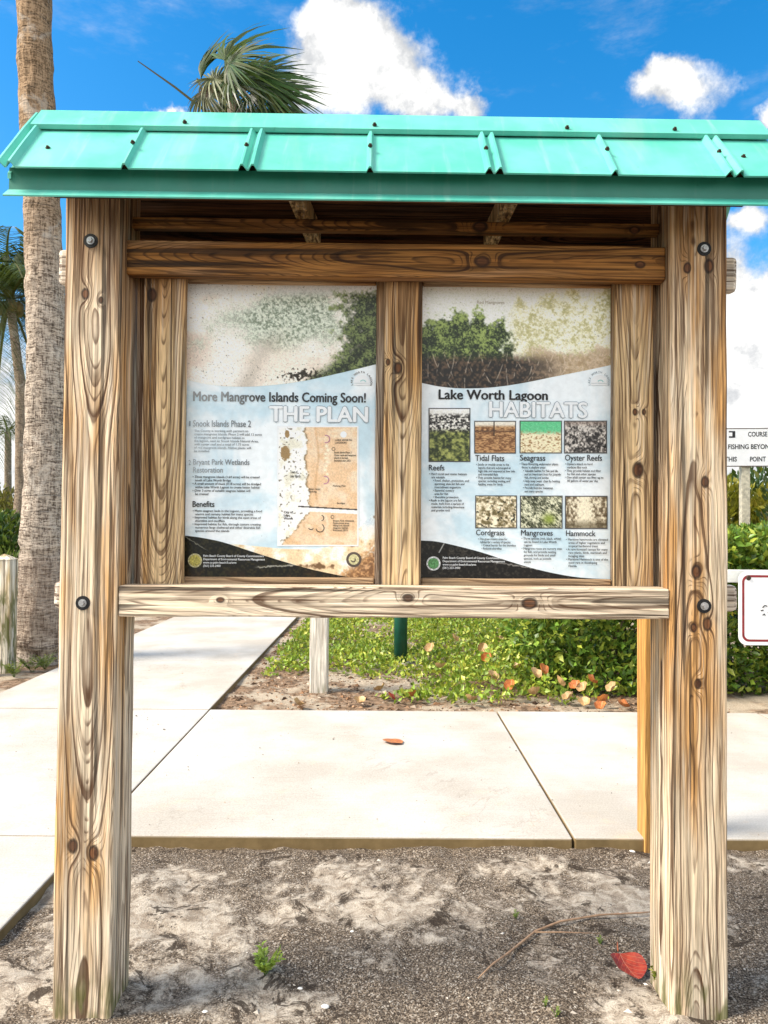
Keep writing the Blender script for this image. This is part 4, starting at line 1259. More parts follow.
M_wpost = wood('white_post_wood', 'Z', 51.0, early=(0.72, 0.67, 0.58), late=(0.34, .27, .2), warm=(0.66, 0.56, 0.42), warm_amt=.3, lines=.22, cracks=.25, ring=60, moss=-.5)
q = GR(319, 691)
t = thing('wooden_post', 'square whitewashed wooden post standing in the mulch bed behind the left poster', 'post', (q.x, q.y, 0))
board('shaft', (-.064, -.064, -.1), (.064, .064, .98), M_wpost, 'Z', .002, .006, parent=t)
mb = MB(); mb.quadbox((-.072, -.072, .9805), (.072, .072, .997)); b0 = len(mb.v)
mb.v += [(-.072, -.072, .9975), (.072, -.072, .9975), (.072, .072, .9975), (-.072, .072, .9975), (0, 0, 1.03)]
for i in range(4): mb.f.append([b0 + i, b0 + (i + 1) % 4, b0 + 4]); mb.sm.append(False)
mb.build('cap', M_wpost, t, bev=.002)
q = GR(400.5, 664)
t = thing('metal_post', 'round dark green metal post rising from the ground cover behind the middle upright', 'post', (q.x, q.y, 0))
M_gpost = plain('dark_green_paint', (0.008, 0.07, 0.045), .4, 0, .25, 15)
MB().tube([(0, 0, -.1), (0, 0, 1.08)], .058, 24).build('shaft', M_gpost, t)
MB().tube([(0, 0, 1.08), (0, 0, 1.095), (0, 0, 1.115), (0, 0, 1.125)], [.063, .063, .045, .012], 24).build('cap', M_gpost, t)
MB().tube([(0, 0, -.02), (0, 0, .022)], [.085, .075], 20).build('footing', plain('footing_concrete', (.45, .42, .37), .9, 0, .2, 30), t)
M_opost = wood('orange_post_wood', 'Z', 55.0, early=(0.55, 0.30, 0.09), late=(.33, .15, .04), warm=(0.56, 0.28, 0.07), warm_amt=.7, lines=.4, cracks=.15, ring=60)
q = GR(645, 850)
t = thing('timber_post', 'orange stained square timber post at the front edge of the walk beside the right leg', 'post', (q.x + .045, q.y + .045, 0))
board('shaft', (-.045, -.045, -.1), (.045, .045, .92), M_opost, 'Z', .001, .004, parent=t)

# ------------------------------------------------------------------ signs on the right
M_signw = plain('white_enamel', (0.80, 0.80, 0.80), .35, 0, .04, 12)
M_red = plain('dark_red_enamel', (0.22, 0.015, 0.02), .4, 0, .3, 40)
M_wrail = plain('white_painted_timber', (0.70, 0.70, 0.66), .6, 0, .12, 20, .001)
NY = 3.10
a = P(738.5, 645, NY); c = P(738.5, 571.5, NY)
H_ = c.z - a.z
sx = a.x; cz = (a.z + c.z) / 2
nt_ = thing('notice_sign', 'white rounded square sign with dark red border line in front of hedge at right', 'sign', (sx + H_ / 2, NY, 0))
def rrect(w, h, r, n=8):
    pts = []
    for (cx, cy, a0) in ((w / 2 - r, h / 2 - r, 0), (-w / 2 + r, h / 2 - r, 90), (-w / 2 + r, -h / 2 + r, 180), (w / 2 - r, -h / 2 + r, 270)):
        for i in range(n + 1):
            t_ = R(a0 + 90 * i / n); pts.append((cx + r * math.cos(t_), cy + r * math.sin(t_)))
    return pts
mb = MB(); mb.prism([(x, -.002, cz + z) for x, z in rrect(H_, H_, .055)], (0, .004, 0)); mb.build('panel', M_signw, nt_)
mb = MB(); o1 = rrect(H_ - .046, H_ - .046, .045); o2 = rrect(H_ - .076, H_ - .076, .033)
for i in range(len(o1)):
    j = (i + 1) % len(o1)
    mb.poly([(o1[i][0], -.0032, cz + o1[i][1]), (o1[j][0], -.0032, cz + o1[j][1]), (o2[j][0], -.0032, cz + o2[j][1]), (o2[i][0], -.0032, cz + o2[i][1])])
mb.build('border', M_red, nt_)
mb = MB()
for (sxx, szz) in ((-1, 1),):
    for X in (-H_ / 2 + .066, H_ / 2 - .066):
        mb2 = MB().tube([(X, -.003, cz + H_ / 2 - .042), (X, -.010, cz + H_ / 2 - .042)], [.017, .013], 14, True, False); mb2.build('bolt', M_iron2, nt_)
mb = MB()
gr = [[(0.0, .02), (.015, .035), (.03, .03)], [(.045, -.005), (.052, .02), (.058, .04), (.05, .012)], [(.0, -.03), (.012, -.022), (.018, -.03)], [(.035, -.012), (.06, -.02)], [(-.012, .0), (.006, .004)]]
for g_ in gr:
    mb.tube([(-.085 + x, -.0030, cz - .015 + z) for x, z in g_], .004, 5)
mb.build('graffiti_mark', M_black, nt_)
mb = MB()
mb.quadbox((-.02, .003, .0), (.02, .040, cz + .2)).build('post', M_steel, nt_)

# white board fence the sign stands before
zt = P(735, 570, 3.17).z
f_ = thing('rail_fence', 'white painted single rail fence running to the right in front of the hedge', 'fence', (2.0, 3.21, 0))
xa = P(668, 575, 3.17).x - 2.0
board('rail', (xa, -.04, zt - .085), (3.4, -.001, zt), M_wrail, 'X', .001, .004, parent=f_)
for X in (xa + .08, xa + 1.7, 3.3):
    board('fence_post', (X - .05, .0, -.1), (X + .05, .09, zt - .004), M_wrail, 'Z', .001, .005, parent=f_)

# fishing sign
FY = 6.4
sg = thing('fishing_sign', 'white wooden board lettered about fishing on a pale post above the hedge', 'sign', (P(746, 465, FY).x, FY, 0), R(-7))
z1 = P(746, 429, FY).z; z0 = P(746, 466, FY).z
x0 = -.34; x1 = .66; s_ = (FY + 1.82) / FPX
MB().quadbox((x0, -.024, z0), (x1, .0, z1)).build('panel', M_signw, sg, bev=.002)
MB().quadbox((x0 - .01, -.026, z1 - .001), (x1 + .01, .004, z1 + .008)).quadbox((x0 - .01, -.026, z0 - .008), (x1 + .01, .004, z0 + .001)).build('edge_strip', M_brown, sg)
for X in (0.0, 0.42):
    board('post', (X - .045, .002, -.1), (X + .045, .092, z1 - .02), plain('pale_timber', (.55, .50, .38), .8, 0, .3, 25), 'Z', .001, .004, parent=sg)
def sign_text(s, x, z, h, wd):
    me = text_mesh(s, .02)
    v = np.empty(len(me.vertices) * 3, np.float32); me.vertices.foreach_get('co', v); v = v.reshape(-1, 3)
    o_ = np.zeros_like(v); o_[:, 0] = x + (v[:, 0] - v[:, 0].min()) / (v[:, 0].max() - v[:, 0].min()) * wd; o_[:, 2] = z + v[:, 1] / .695 * h; o_[:, 1] = -.0255
    me.vertices.foreach_set('co', o_.ravel()); me.update(); me.materials.clear(); me.materials.append(M_black)
    o = bpy.data.objects.new('sign_lettering', me); COL.objects.link(o); o.parent = sg
def FXo(px): return (px - 746) * s_
hz = z1 - z0
sign_text('COURSE', FXo(747.2), z0 + hz * .79, hz * .125, FXo(765.5) - FXo(747.2))
sign_text('NO FISHING BEYOND', FXo(718), z0 + hz * .455, hz * .125, FXo(771.5) - FXo(718))
sign_text('THIS', FXo(725), z0 + hz * .12, hz * .125, FXo(736.5) - FXo(725))
sign_text('POINT', FXo(749), z0 + hz * .12, hz * .125, FXo(764) - FXo(749))
MB().quadbox((FXo(729), -.0262, z0 + hz * .76), (FXo(735), -.0245, z0 + hz * .94)).build('sign_mark', M_black, sg)
MB().quadbox((FXo(729), -.0280, z0 + hz * .80), (FXo(732.2), -.0265, z0 + hz * .90)).build('sign_mark', M_signw, sg)

YEL = (0.34, .30, .02)
shrub('croton_bush', 'yellow leaved bush behind the hedge left of the fishing sign post', 'bush', (P(728, 490, 7.6).x, 7.6, 0), (.55, .5, .93), 3200, .11, .06, (.22, .21, .02), .4, .5, (.42, .36, .04), seed=3)
shrub('croton_bush', 'yellow leaved bush behind the hedge right of the fishing sign post', 'bush', (P(766, 490, 7.3).x + .05, 7.3, 0), (.42, .5, .88), 3000, .11, .06, (.20, .20, .02), .4, .5, (.42, .34, .04), seed=5)
shrub('leafy_shrub', 'dark green loose shrub reaching up over the right end of the fishing sign', 'shrub', (P(772, 490, 6.0).x + .10, 6.0, 0), (.26, .3, .98), 900, .09, .045, (.03, .06, .015), .4, .1, seed=9, shell=.8)

# ------------------------------------------------------------------ palms
def bark(name, c1, c2, zlo, zhi, upper):
    m, g, b = new_mat(name)
    p = objco(g); x, y, z = g.xyz(p)
    a = g.m('ARCTAN2', x, y)
    pc = g.vec(g.mul(a, .2), g.mul(z, 1.0), 0.0)
    hor = g.noise(g.vm('MULTIPLY', pc, (8.0, 58.0, 1.0)), 1.0, 5.0, .68, 1.2)
    ver = g.noise(g.vm('MULTIPLY', pc, (52.0, 7.0, 1.0)), 1.0, 5.0, .65, 1.0)
    fin = g.noise(p, 70.0, 4.0, .7)
    big = g.noise(p, 2.2, 4.0, .6)
    q = g.add(g.mul(hor, .55), g.add(g.mul(ver, .40), g.mul(fin, .30)))
    col = g.mix(g.ss(q, .52, .70), c2, c1)
    col = g.mix(g.mul(g.ss(big, .45, .65), .5), col, g.scale_col(col, .62))
    col = g.mix(g.mul(g.ss(g.add(z, g.mul(big, 1.2)), zlo, zhi), .8), col, g.mix(g.ss(q, .5, .7), g.scale_col(upper, .25) if False else tuple(.22 * k for k in upper), upper))
    blot = g.ss(g.noise(g.vm('MULTIPLY', p, (1.0, 1.0, 1.6)), 5.5, 6.0, .7, .8), .52, .66)
    col = g.mix(g.mul(blot, .65), col, g.scale_col(col, .38))
    pale_ = g.ss(g.noise(p, 3.3, 5.0, .7, .6), .56, .66)
    col = g.mix(g.mul(pale_, .35), col, (.72, .66, .58))
    brn = g.mul(g.mul(g.ss(g.add(z, g.mul(big, .5)), .30, .55), g.ss(g.add(z, g.mul(big, .5)), 1.35, 1.0)), g.ss(fin, .35, .55))
    col = g.mix(g.mul(brn, .55), col, (.16, .105, .075))
    ringz = g.m('FRACT', g.add(g.mul(z, 8.0), g.mul(g.noise(p, 3.0, 2.0), 1.2)))
    rg = g.mul(g.ss(ringz, .90, .97), g.ss(g.noise(p, 4.0, 2.0), .45, .6))
    col = g.mix(g.mul(rg, .6), col, (.06, .045, .035))
    g.put(b.inputs['Base Color'], col); b.inputs['Roughness'].default_value = .95; b.inputs['Specular IOR Level'].default_value = .1
    bump(g, b, g.sub(q, g.mul(rg, .5)), .025, 1.0)
    return m


def lump_tube(path, rad, n=40, m=120, jit=.02, seed=0, scars=()):
    """trunk with an uneven skin"""
    path = [Vector(p) for p in path]; k = len(path)
    V = []
    for i in range(m + 1):
        t = i / m * (k - 1); a = min(int(t), k - 2); f = t - a
        c = path[a].lerp(path[a + 1], f); r = rad[a] * (1 - f) + rad[a + 1] * f
        w = np.arange(n) / n * 2 * np.pi
        rr = r * (1 + jit * 2 * (fbm(np.cos(w) * 2.5 + seed, np.sin(w) * 2.5 + c.z * 5, seed, 3) - .5) + jit * .8 * (vnoise(np.full(n, c.z * 9.0), np.zeros(n), seed + 3) - .5))
        for zz, hh in scars: rr = rr + hh * np.exp(-((c.z - zz - .03 * np.sin(w * 2 + zz)) / .035) ** 2)
        V.append(np.stack([c.x + rr * np.cos(w), c.y + rr * np.sin(w), np.full(n, c.z)], -1))
    V = np.concatenate(V); ix = np.arange((m + 1) * n).reshape(m + 1, n); jx = np.roll(ix, -1, 1)
    F_ = np.stack([ix[:-1], jx[:-1], jx[1:], ix[1:]], -1).reshape(-1, 4)
    return V, F_


class Blades:
    def __init__(s): s.V = []; s.F = []; s.C = []; s.n = 0
    def strip(s, pts, widths, side, col):
        """ribbon of quads along pts, folded a little"""
        k = len(pts)
        for p, w in zip(pts, widths):
            s.V.append(np.array(p) - np.array(side) * w); s.V.append(np.array(p) + np.array(side) * w); s.C += [col, col]
        for i in range(k - 1):
            b = s.n + 2 * i; s.F.append((b, b + 1, b + 3, b + 2))
        s.n += 2 * k
    def build(s, name, parent): return np_mesh(name, np.array(s.V), np.array(s.F), PALM_LEAF, parent, np.array(s.C), False)


def fan_frond(bl, base, hub, aim, nrm, rad, spread=150, nseg=34, droop=.25, col=(.05, .085, .02), wind=(0, 0, 0)):
    base = Vector(base); hub = Vector(hub); aim = Vector(aim).normalized(); nrm = Vector(nrm).normalized()
    side = aim.cross(nrm).normalized(); nrm = side.cross(aim).normalized()
    # petiole
    pm = (base + hub) / 2 + Vector((0, 0, .06))
    bl.strip([base, pm, hub], [.022, .018, .015], side, np.array((.16, .17, .05)))
    for i in range(nseg):
        a = R(-spread + 2 * spread * i / (nseg - 1))
        dr = (aim * math.cos(a) + side * math.sin(a)).normalized()
        L = rad * (.72 + .28 * math.cos(a * .7)) * random.uniform(.74, 1.10)
        w = L * .027
        pts = []; wd = []
        tw = nrm * (random.uniform(-.25, .25)) + side * 0
        dr_k = random.uniform(.5, 2.4)
        sd = dr.cross(nrm).normalized(); sd = (sd + nrm * (0.55 if i % 2 else -.55)).normalized()
        for t, ww in ((0.0, .35), (.3, 1.0), (.58, .85), (.8, .45), (1.0, .06)):
            q = hub + dr * L * t + Vector((0, 0, -1)) * droop * dr_k * L * max(0, t - .25) ** 1.6 + Vector(wind) * L * max(0, t - .2) ** 1.5 - nrm * .10 * L * t * t
            pts.append(q); wd.append(w * ww)
        v = random.uniform(.4, 1.6); c = np.array(col) * v * np.array((.85, 1.1, .8))
        if random.random() < .2: c = c * .6 + np.array((.20, .19, .05)) * .5
        bl.strip(pts, wd, sd, c)


def feather_frond(bl, base, d, L, droop, col, nl=40, wind=(0, 0, 0), lw=.035, ll=.24):
    base = Vector(base); d = Vector(d).normalized(); pts = []
    for i in range(13):
        t = i / 12
        pts.append(base + d * L * t + Vector((0, 0, -1)) * droop * L * t * t + Vector(wind) * L * t * t)
    side = d.cross(Vector((0, 0, 1))).normalized()
    bl.strip(pts, [.03 * (1 - .85 * i / 12) + .004 for i in range(13)], side, np.array((.14, .13, .04)))
    for i in range(nl):
        t = .10 + .9 * i / nl; k = t * 12; a = min(int(k), 11); p = pts[a].lerp(pts[a + 1], k - a)
        tan = (pts[min(a + 1, 12)] - pts[a]).normalized()
        ln = L * ll * (math.sin(math.pi * min(1, t * .86 + .12)) ** .6) * random.uniform(.85, 1.1)
        for s_ in (-1, 1):
            dd_ = (tan * .55 + side * s_ * .75 + Vector((0, 0, -.30 + random.uniform(-.15, .15))) + Vector(wind) * .8).normalized()
            e = p + dd_ * ln; m1 = p + dd_ * ln * .5 + Vector((0, 0, .04 * ln)); e = e + Vector((0, 0, -.28 * ln))
            c = np.array(col) * random.uniform(.55, 1.5)
            bl.strip([p, m1, e], [lw * .5, lw * .55, lw * .05], tan.cross(dd_).cross(dd_).normalized() * .5 + tan * .8, c)


# big trunk at left; crown above the frame
pts_px = [(40, 662), (41, 600), (43.5, 500), (46, 400), (45.5, 300), (42, 200), (37, 100), (34, 0), (30, -180), (27, -380)]
wid = [46, 44, 38, 37, 36, 34, 33, 32, 31, 31]
TY = GR(40, 662).y
base = GR(40, 662)
pa = [P(x, y, TY) - Vector((base.x, base.y, 0)) for x, y in pts_px]
pa[0].z = -.05
rr = [w / 2 * (TY + 1.82) / FPX for w in wid]
bp = thing('palm_tree', 'tall palm with a thick grey brown trunk close behind the left leg of the kiosk', 'palm tree', (base.x, base.y, 0))
V, F_ = lump_tube(pa, rr, 56, 300, .09, 4, ((1.00, .014), (.95, -.012), (.17, .02), (.10, -.016), (2.1, .006), (3.3, .006), (4.4, .007), (5.2, .006)))
np_mesh('trunk', V, F_, bark('palm_bark', (.62, .52, .42), (.11, .08, .06), 3.2, 5.2, (.40, .25, .13)), bp, None, True)
bl = Blades(); top = pa[-1]
for i in range(18):
    a = i * 2.4 + .3; e = .9 - 1.5 * (i / 18)
    d = Vector((math.cos(a) * math.cos(e), math.sin(a) * math.cos(e), math.sin(e)))
    hub = top + d * 1.1
    fan_frond(bl, top, hub, d + Vector((.3, 0, 0)), d.cross(Vector((-d.y, d.x, 0))) * -1 + Vector((0, 0, .2)), 1.0, 140, 26, .35, wind=(.3, .05, 0))
bl.build('crown', bp)

# fan palm behind the roof
FYp = 12.6
cr = P(236, 104, FYp)
bx, by = cr.x + .1, FYp
fp = thing('palm_tree', 'slender fan palm with wind swept green crown seen above the green roof', 'palm tree', (bx, by, 0))
cl = Vector((cr.x - bx, 0, cr.z))
V, F_ = lump_tube([(0, 0, -.1), (-.05, 0, cl.z * .4), (-.12, 0, cl.z * .8), (cl.x, 0, cl.z)], [.20, .17, .16, .16], 24, 90, .06, 8)
np_mesh('trunk', V, F_, bark('fan_palm_bark', (.36, .30, .24), (.10, .08, .06), 30, 40, (.3, .2, .1)), fp, None, True)
bl = Blades()
u = (FYp + 1.82) / FPX
def off(px, py, dy): return Vector(((px - 236) * u + cl.x, dy, cl.z - (py - 104) * u))
W = (.35, 0, -.05)
GREEN = (.045, .085, .018)
# (hub px, depth offset, aim (right, toward viewer, up), radius px, spread, normal)
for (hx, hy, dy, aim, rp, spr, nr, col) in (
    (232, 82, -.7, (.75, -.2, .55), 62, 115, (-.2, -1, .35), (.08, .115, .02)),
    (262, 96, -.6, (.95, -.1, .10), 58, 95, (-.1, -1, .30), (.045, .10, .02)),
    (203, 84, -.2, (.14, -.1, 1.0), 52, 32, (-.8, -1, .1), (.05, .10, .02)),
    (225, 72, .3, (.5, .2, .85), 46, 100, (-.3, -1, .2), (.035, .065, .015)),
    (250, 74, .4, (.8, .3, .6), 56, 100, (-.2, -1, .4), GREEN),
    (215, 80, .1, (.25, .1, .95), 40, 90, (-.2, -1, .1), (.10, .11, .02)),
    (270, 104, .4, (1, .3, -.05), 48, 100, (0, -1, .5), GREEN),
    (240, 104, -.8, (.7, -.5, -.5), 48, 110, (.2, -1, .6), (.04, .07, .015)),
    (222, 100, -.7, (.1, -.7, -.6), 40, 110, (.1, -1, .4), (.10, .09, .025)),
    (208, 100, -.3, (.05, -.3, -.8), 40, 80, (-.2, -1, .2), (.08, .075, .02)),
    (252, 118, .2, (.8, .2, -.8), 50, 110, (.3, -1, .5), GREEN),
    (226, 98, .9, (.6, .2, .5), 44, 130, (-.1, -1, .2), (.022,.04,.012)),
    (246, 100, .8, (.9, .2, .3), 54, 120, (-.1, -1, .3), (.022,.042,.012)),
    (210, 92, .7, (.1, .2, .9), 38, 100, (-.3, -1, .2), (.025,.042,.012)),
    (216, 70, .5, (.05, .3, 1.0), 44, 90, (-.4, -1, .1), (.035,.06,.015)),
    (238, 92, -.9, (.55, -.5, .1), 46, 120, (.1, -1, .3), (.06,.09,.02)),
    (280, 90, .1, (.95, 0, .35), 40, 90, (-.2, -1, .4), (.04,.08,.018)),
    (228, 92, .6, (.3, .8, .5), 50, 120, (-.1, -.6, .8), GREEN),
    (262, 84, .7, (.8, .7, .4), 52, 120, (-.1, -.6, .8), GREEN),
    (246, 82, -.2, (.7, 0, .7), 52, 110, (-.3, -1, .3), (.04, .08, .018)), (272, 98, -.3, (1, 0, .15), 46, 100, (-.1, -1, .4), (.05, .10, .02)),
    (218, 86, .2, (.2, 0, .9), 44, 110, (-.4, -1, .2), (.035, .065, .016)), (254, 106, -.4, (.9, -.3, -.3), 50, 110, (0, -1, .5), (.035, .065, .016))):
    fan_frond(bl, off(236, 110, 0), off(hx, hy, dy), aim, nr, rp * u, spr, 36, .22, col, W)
bl.build('crown', fp)
bl = Blades()
a_, b_, c_ = off(206, 112, 0), off(178, 96, -.3), off(145, 77, -.5)
bl.strip([a_, b_, c_], [.030, .022, .010], Vector((.4, 0, 1)).normalized(), np.array((.10, .085, .05)))
a_, b_, c_ = off(214, 114, 0), off(206, 100, -.2), off(199, 84, -.2)
bl.strip([a_, b_, c_], [.025, .02, .015], Vector((1, 0, .3)).normalized(), np.array((.12, .11, .05)))
for i in range(16):
    x = random.uniform(215, 258); bl.strip([off(x, 103, -.6), off(x + random.uniform(-6, 8), 112, -.9), off(x + random.uniform(-8, 10), 126, -.95)], [.03, .05, .02], Vector((1, .2, 0)).normalized(), np.array((.26, .19, .12)) * random.uniform(.6, 1.2))
bl.build('dead_frond', fp)

# coconut palm at the far left
CYp = 12.0
ct = P(10, 300, CYp)
cp = thing('coconut_palm', 'coconut palm with drooping feathery fronds at the left edge behind the big trunk', 'palm tree', (P(17, 500, CYp).x, CYp, 0))
ox = cp.location.x
tp = Vector((ct.x - ox, 0, ct.z))
V, F_ = lump_tube([(0, 0, -.1), (.06, 0, tp.z * .35), (.03, 0, tp.z * .7), tp], [.13, .095, .085, .08], 20, 90, .06, 12)
np_mesh('trunk', V, F_, bark('coconut_bark', (.42, .33, .24), (.13, .095, .07), 30, 40, (.3, .2, .1)), cp, None, True)
bl = Blades()
for i in range(44):
    a = i * 2.399; e = 1.30 - 1.9 * (i / 44) + random.uniform(-.1, .1)
    d = (math.cos(a) * math.cos(e), math.sin(a) * math.cos(e), math.sin(e))
    if i % 2: d = (d[0] * .45 - .12, d[1] * 1.3, d[2])
    feather_frond(bl, tp, d, random.uniform(2.1, 2.9), random.uniform(.45, .95), (.075, .125, .026), 64, (.12, 0, 0), .05, .26)
bl.build('crown', cp)
mb = MB()
for i in range(7):
    a = i * .9; c = tp + Vector((.16 * math.cos(a), .16 * math.sin(a), -.14 - .05 * (i % 2)))
    mb.tube([c + Vector((0, 0, .11)), c + Vector((0, 0, .07)), c, c - Vector((0, 0, .08)), c - Vector((0, 0, .11))], [.02, .08, .10, .07, .01], 10)
mb.build('coconuts', plain('coconut_husk', (.16, .12, .04), .6, 0, .3, 12), cp)
tp2 = P(8, 432, 20)
sp = thing('coconut_palm', 'small distant palm low on the horizon at the left edge', 'palm tree', (tp2.x, 20, 0))
V, F_ = lump_tube([(0, 0, -.1), (.03, 0, tp2.z * .5), (0, 0, tp2.z)], [.13, .10, .09], 12, 40, .05, 15)
np_mesh('trunk', V, F_, bark('small_palm_bark', (.36, .28, .2), (.12, .09, .07), 30, 40, (.3, .2, .1)), sp, None, True)
bl = Blades()
for i in range(16):
    a = i * 2.399; e = 1.1 - 1.4 * (i / 16)
    feather_frond(bl, (0, 0, tp2.z), (math.cos(a) * math.cos(e), math.sin(a) * math.cos(e), math.sin(e)), random.uniform(1.0, 1.4), .5, (.05, .07, .02), 26, (.1, 0, 0), .05, .26)
bl.build('crown', sp)

# ------------------------------------------------------------------ left side plants and fence
def PB(x, y, Y): return P(x, y, Y)
shrub('broadleaf_bush', 'large dark green bush beside the fence at the left edge', 'bush', (PB(-8, 540, 9.5).x, 9.5, 0), (.95, .7, .66), 5200, .13, .055, (.03, .075, .018), .45, .15, (.2, .24, .04), seed=11)
shrub('grassy_clump', 'yellow green strappy plant behind the fence post at the left', 'plant', (PB(2, 560, 6.6).x, 6.6, 0), (.55, .35, .36), 1500, .26, .022, (.10, .15, .03), .4, .35, (.34, .32, .08), seed=14)
shrub('dry_bush', 'brownish dry shrub under the coconut palm at the left edge', 'shrub', (PB(6, 480, 15).x, 15, 0), (1.1, .8, .98), 4200, .15, .06, (.10, .085, .03), .45, .35, (.24, .17, .06), seed=17)
shrub('round_tree', 'small rounded green tree left of the big trunk far behind', 'tree', (PB(-60, 470, 18).x, 18, 0), (1.6, 1.3, 1.5), 5000, .18, .09, (.04, .075, .02), .45, .2, seed=19)
for i, (X, Yd, r_, lab) in enumerate(((-1.0, 20, (2.2, 1.5, 1.5), 'broad green bush far behind the kiosk left of the centre'), (4.0, 22, (2.5, 1.5, 1.7), 'broad green bush far behind the kiosk right of the centre'),
                                      (9.5, 16, (2.2, 1.4, 1.25), 'low green bush far beyond the hedge on the right'))):
    shrub('broadleaf_bush', lab, 'bush', (X, Yd, 0), r_, 4500, .2, .1, (.035, .07, .018), .45, .2, seed=30 + i)

M_fence = wood('fence_wood', 'Z', 61.0, early=(0.76, 0.70, 0.58), late=(.2, .14, .08), warm=(0.46, .34, .16), warm_amt=.5, lines=.5, ring=60, moss=.15)
M_fence2 = wood('fence_rail_wood', 'X', 63.0, early=(0.56, 0.48, 0.38), late=(.2, .14, .08), warm=(0.42, .32, .16), warm_amt=.5, lines=.5, ring=60)
q = GR(14, 674)
lf = thing('post_fence', 'mossy pale timber fence post with rail at the left edge before the big palm', 'fence', (q.x, q.y, 0))
px_m = (q.y + 1.82) / FPX
zt = P(14, 556, q.y).z
def fpost(x0, x1, y0, y1, z):
    mb = MB(); zs = [(-.1, 0), (z - .03, 0), (z, .02)]
    mb.prism([(x0, y0, -.1), (x1, y0, -.1), (x1, y1, -.1), (x0, y1, -.1)], (0, 0, z + .1))
    b_ = len(mb.v); c = ((x0 + x1) / 2, (y0 + y1) / 2)
    ov = .008
    mb.v += [(x0 - ov, y0 - ov, z + .001), (x1 + ov, y0 - ov, z + .001), (x1 + ov, y1 + ov, z + .001), (x0 - ov, y1 + ov, z + .001), (c[0], c[1], z + .045)]
    for i in range(4): mb.f.append([b_ + i, b_ + (i + 1) % 4, b_ + 4]); mb.sm.append(False)
    mb.f.append([b_ + 3, b_ + 2, b_ + 1, b_]); mb.sm.append(False)
    mb.build('fence_post', M_fence, lf, center=True, bev=.003)
fpost(-.20, -.045, 0, .13, zt - .03)
fpost(-.24, -.135, -.16, -.06, P(5, 592, q.y - .1).z)
fpost(-1.95, -1.80, 0, .15, zt - .03)
board('rail', (-1.80, .05, .62), (-.202, .09, .74), M_fence2, 'X', .002, .005, parent=lf)
board('rail', (-1.80, .05, .25), (-.202, .09, .37), M_fence2, 'X', .002, .005, parent=lf)

# ------------------------------------------------------------------ litter, leaves, weeds, twig
def litter(name, N, x0, x1, y0, y1, smin, smax, cols, label, mask=None, zadd=0.0):
    X = rng.uniform(x0, x1, N); Y = rng.uniform(y0, y1, N)
    if mask is not None:
        k = mask(X, Y); X = X[k]; Y = Y[k]; N = len(X)
    s = rng.uniform(smin, smax, N) * (1 + 1.4 * (rng.random(N) < .08))
    asp = rng.uniform(.25, .9, N); a = rng.uniform(0, 6.28, N)
    T = np.array([(-.5, -.5, 0), (.5, -.4, 0), (.1, .5, 0), (0, 0, .55)])
    lx = T[None, :, 0] * s[:, None]; ly = T[None, :, 1] * s[:, None] * asp[:, None]; lz = T[None, :, 2] * s[:, None] * .5
    V = np.stack([X[:, None] + lx * np.cos(a)[:, None] - ly * np.sin(a)[:, None], Y[:, None] + lx * np.sin(a)[:, None] + ly * np.cos(a)[:, None], (ground_h(X, Y) * (zadd == 0) + zadd)[:, None] + lz - .0006], -1)
    F_ = (np.arange(N)[:, None, None] * 4 + np.array([(0, 1, 3), (1, 2, 3), (2, 0, 3)])[None]).reshape(-1, 3)
    c = np.array(cols)[rng.integers(0, len(cols), N)] * rng.uniform(.6, 1.3, (N, 1))
    return stuff(np_mesh(name, V.reshape(-1, 3), F_, CHIP, None, np.repeat(c, 4, 0)), label, 'litter')
def notpath(X, Y): return (X > PX1 + .01) & (fbm(X * 3.4, Y * 3.4, 71, 3) + .12 * rng.normal(size=len(X)) + .12 * sst(Y, .7, .92) > .52)
litter('soil_litter', 45000, -1.08, 2.4, -1.15, .92, .0015, .0055, [(.09, .07, .055), (.16, .125, .10), (.24, .19, .15), (.50, .45, .38), (.33, .27, .22), (.42, .35, .28)], 'dark bark crumbs and shell grit on the sandy soil', notpath)
litter('shell_stones', 520, -1.08, 2.4, -1.15, .92, .005, .013, [(.45, .40, .34), (.60, .56, .50), (.20, .16, .13), (.30, .26, .22)], 'small pale stones and shell bits on the sandy soil', lambda X, Y: X > PX1 + .01)
litter('slab_debris', 420, -2.55, 2.3, .97, 4.4, .003, .010, [(.16, .11, .07), (.30, .2, .11), (.09, .07, .05)], 'specks of dry plant debris on the concrete walk', lambda X, Y: (Y < CY1 - .03) | (X < PX1 - .03), TOP + .004)
litter('bark_mulch', 9000, -1.06, 2.3, 2.87, 6.5, .008, .03, [(.10, .055, .03), (.20, .11, .06), (.05, .03, .02), (.32, .2, .12), (.40, .32, .24)], 'brown bark mulch in the planting bed', lambda X, Y: X > -1.07)


def big_leaf_mat(name, c1, c2, vein):
    # veins run out from the midrib, in the leaf's own space
    m, g, b = new_mat(name)
    p = objco(g); x, y, z = g.xyz(p)
    ax = g.m('ABSOLUTE', x)
    n = g.noise(p, 60.0, 4.0, .6)
    col = g.mix(g.ss(n, .35, .65), c1, c2)
    vv = g.m('ABSOLUTE', g.sub(g.m('FRACT', g.mul(g.sub(y, g.mul(ax, .9)), 62.0)), .5))
    vn = g.m('MAXIMUM', g.ss(vv, .07, .02), g.ss(ax, .0016, .0008))
    col = g.mix(g.mul(vn, .8), col, vein)
    g.put(b.inputs['Base Color'], col); b.inputs['Roughness'].default_value = .5
    bump(g, b, g.sub(n, vn), .001)
    return m
ML_red = big_leaf_mat('red_leaf', (.40, .050, .018), (.24, .020, .010), (.50, .17, .09))
ML_or = big_leaf_mat('orange_leaf', (.46, .16, .03), (.34, .085, .02), (.6, .3, .1))
ML_tan = big_leaf_mat('tan_leaf', (.46, .30, .13), (.34, .19, .075), (.6, .45, .25))


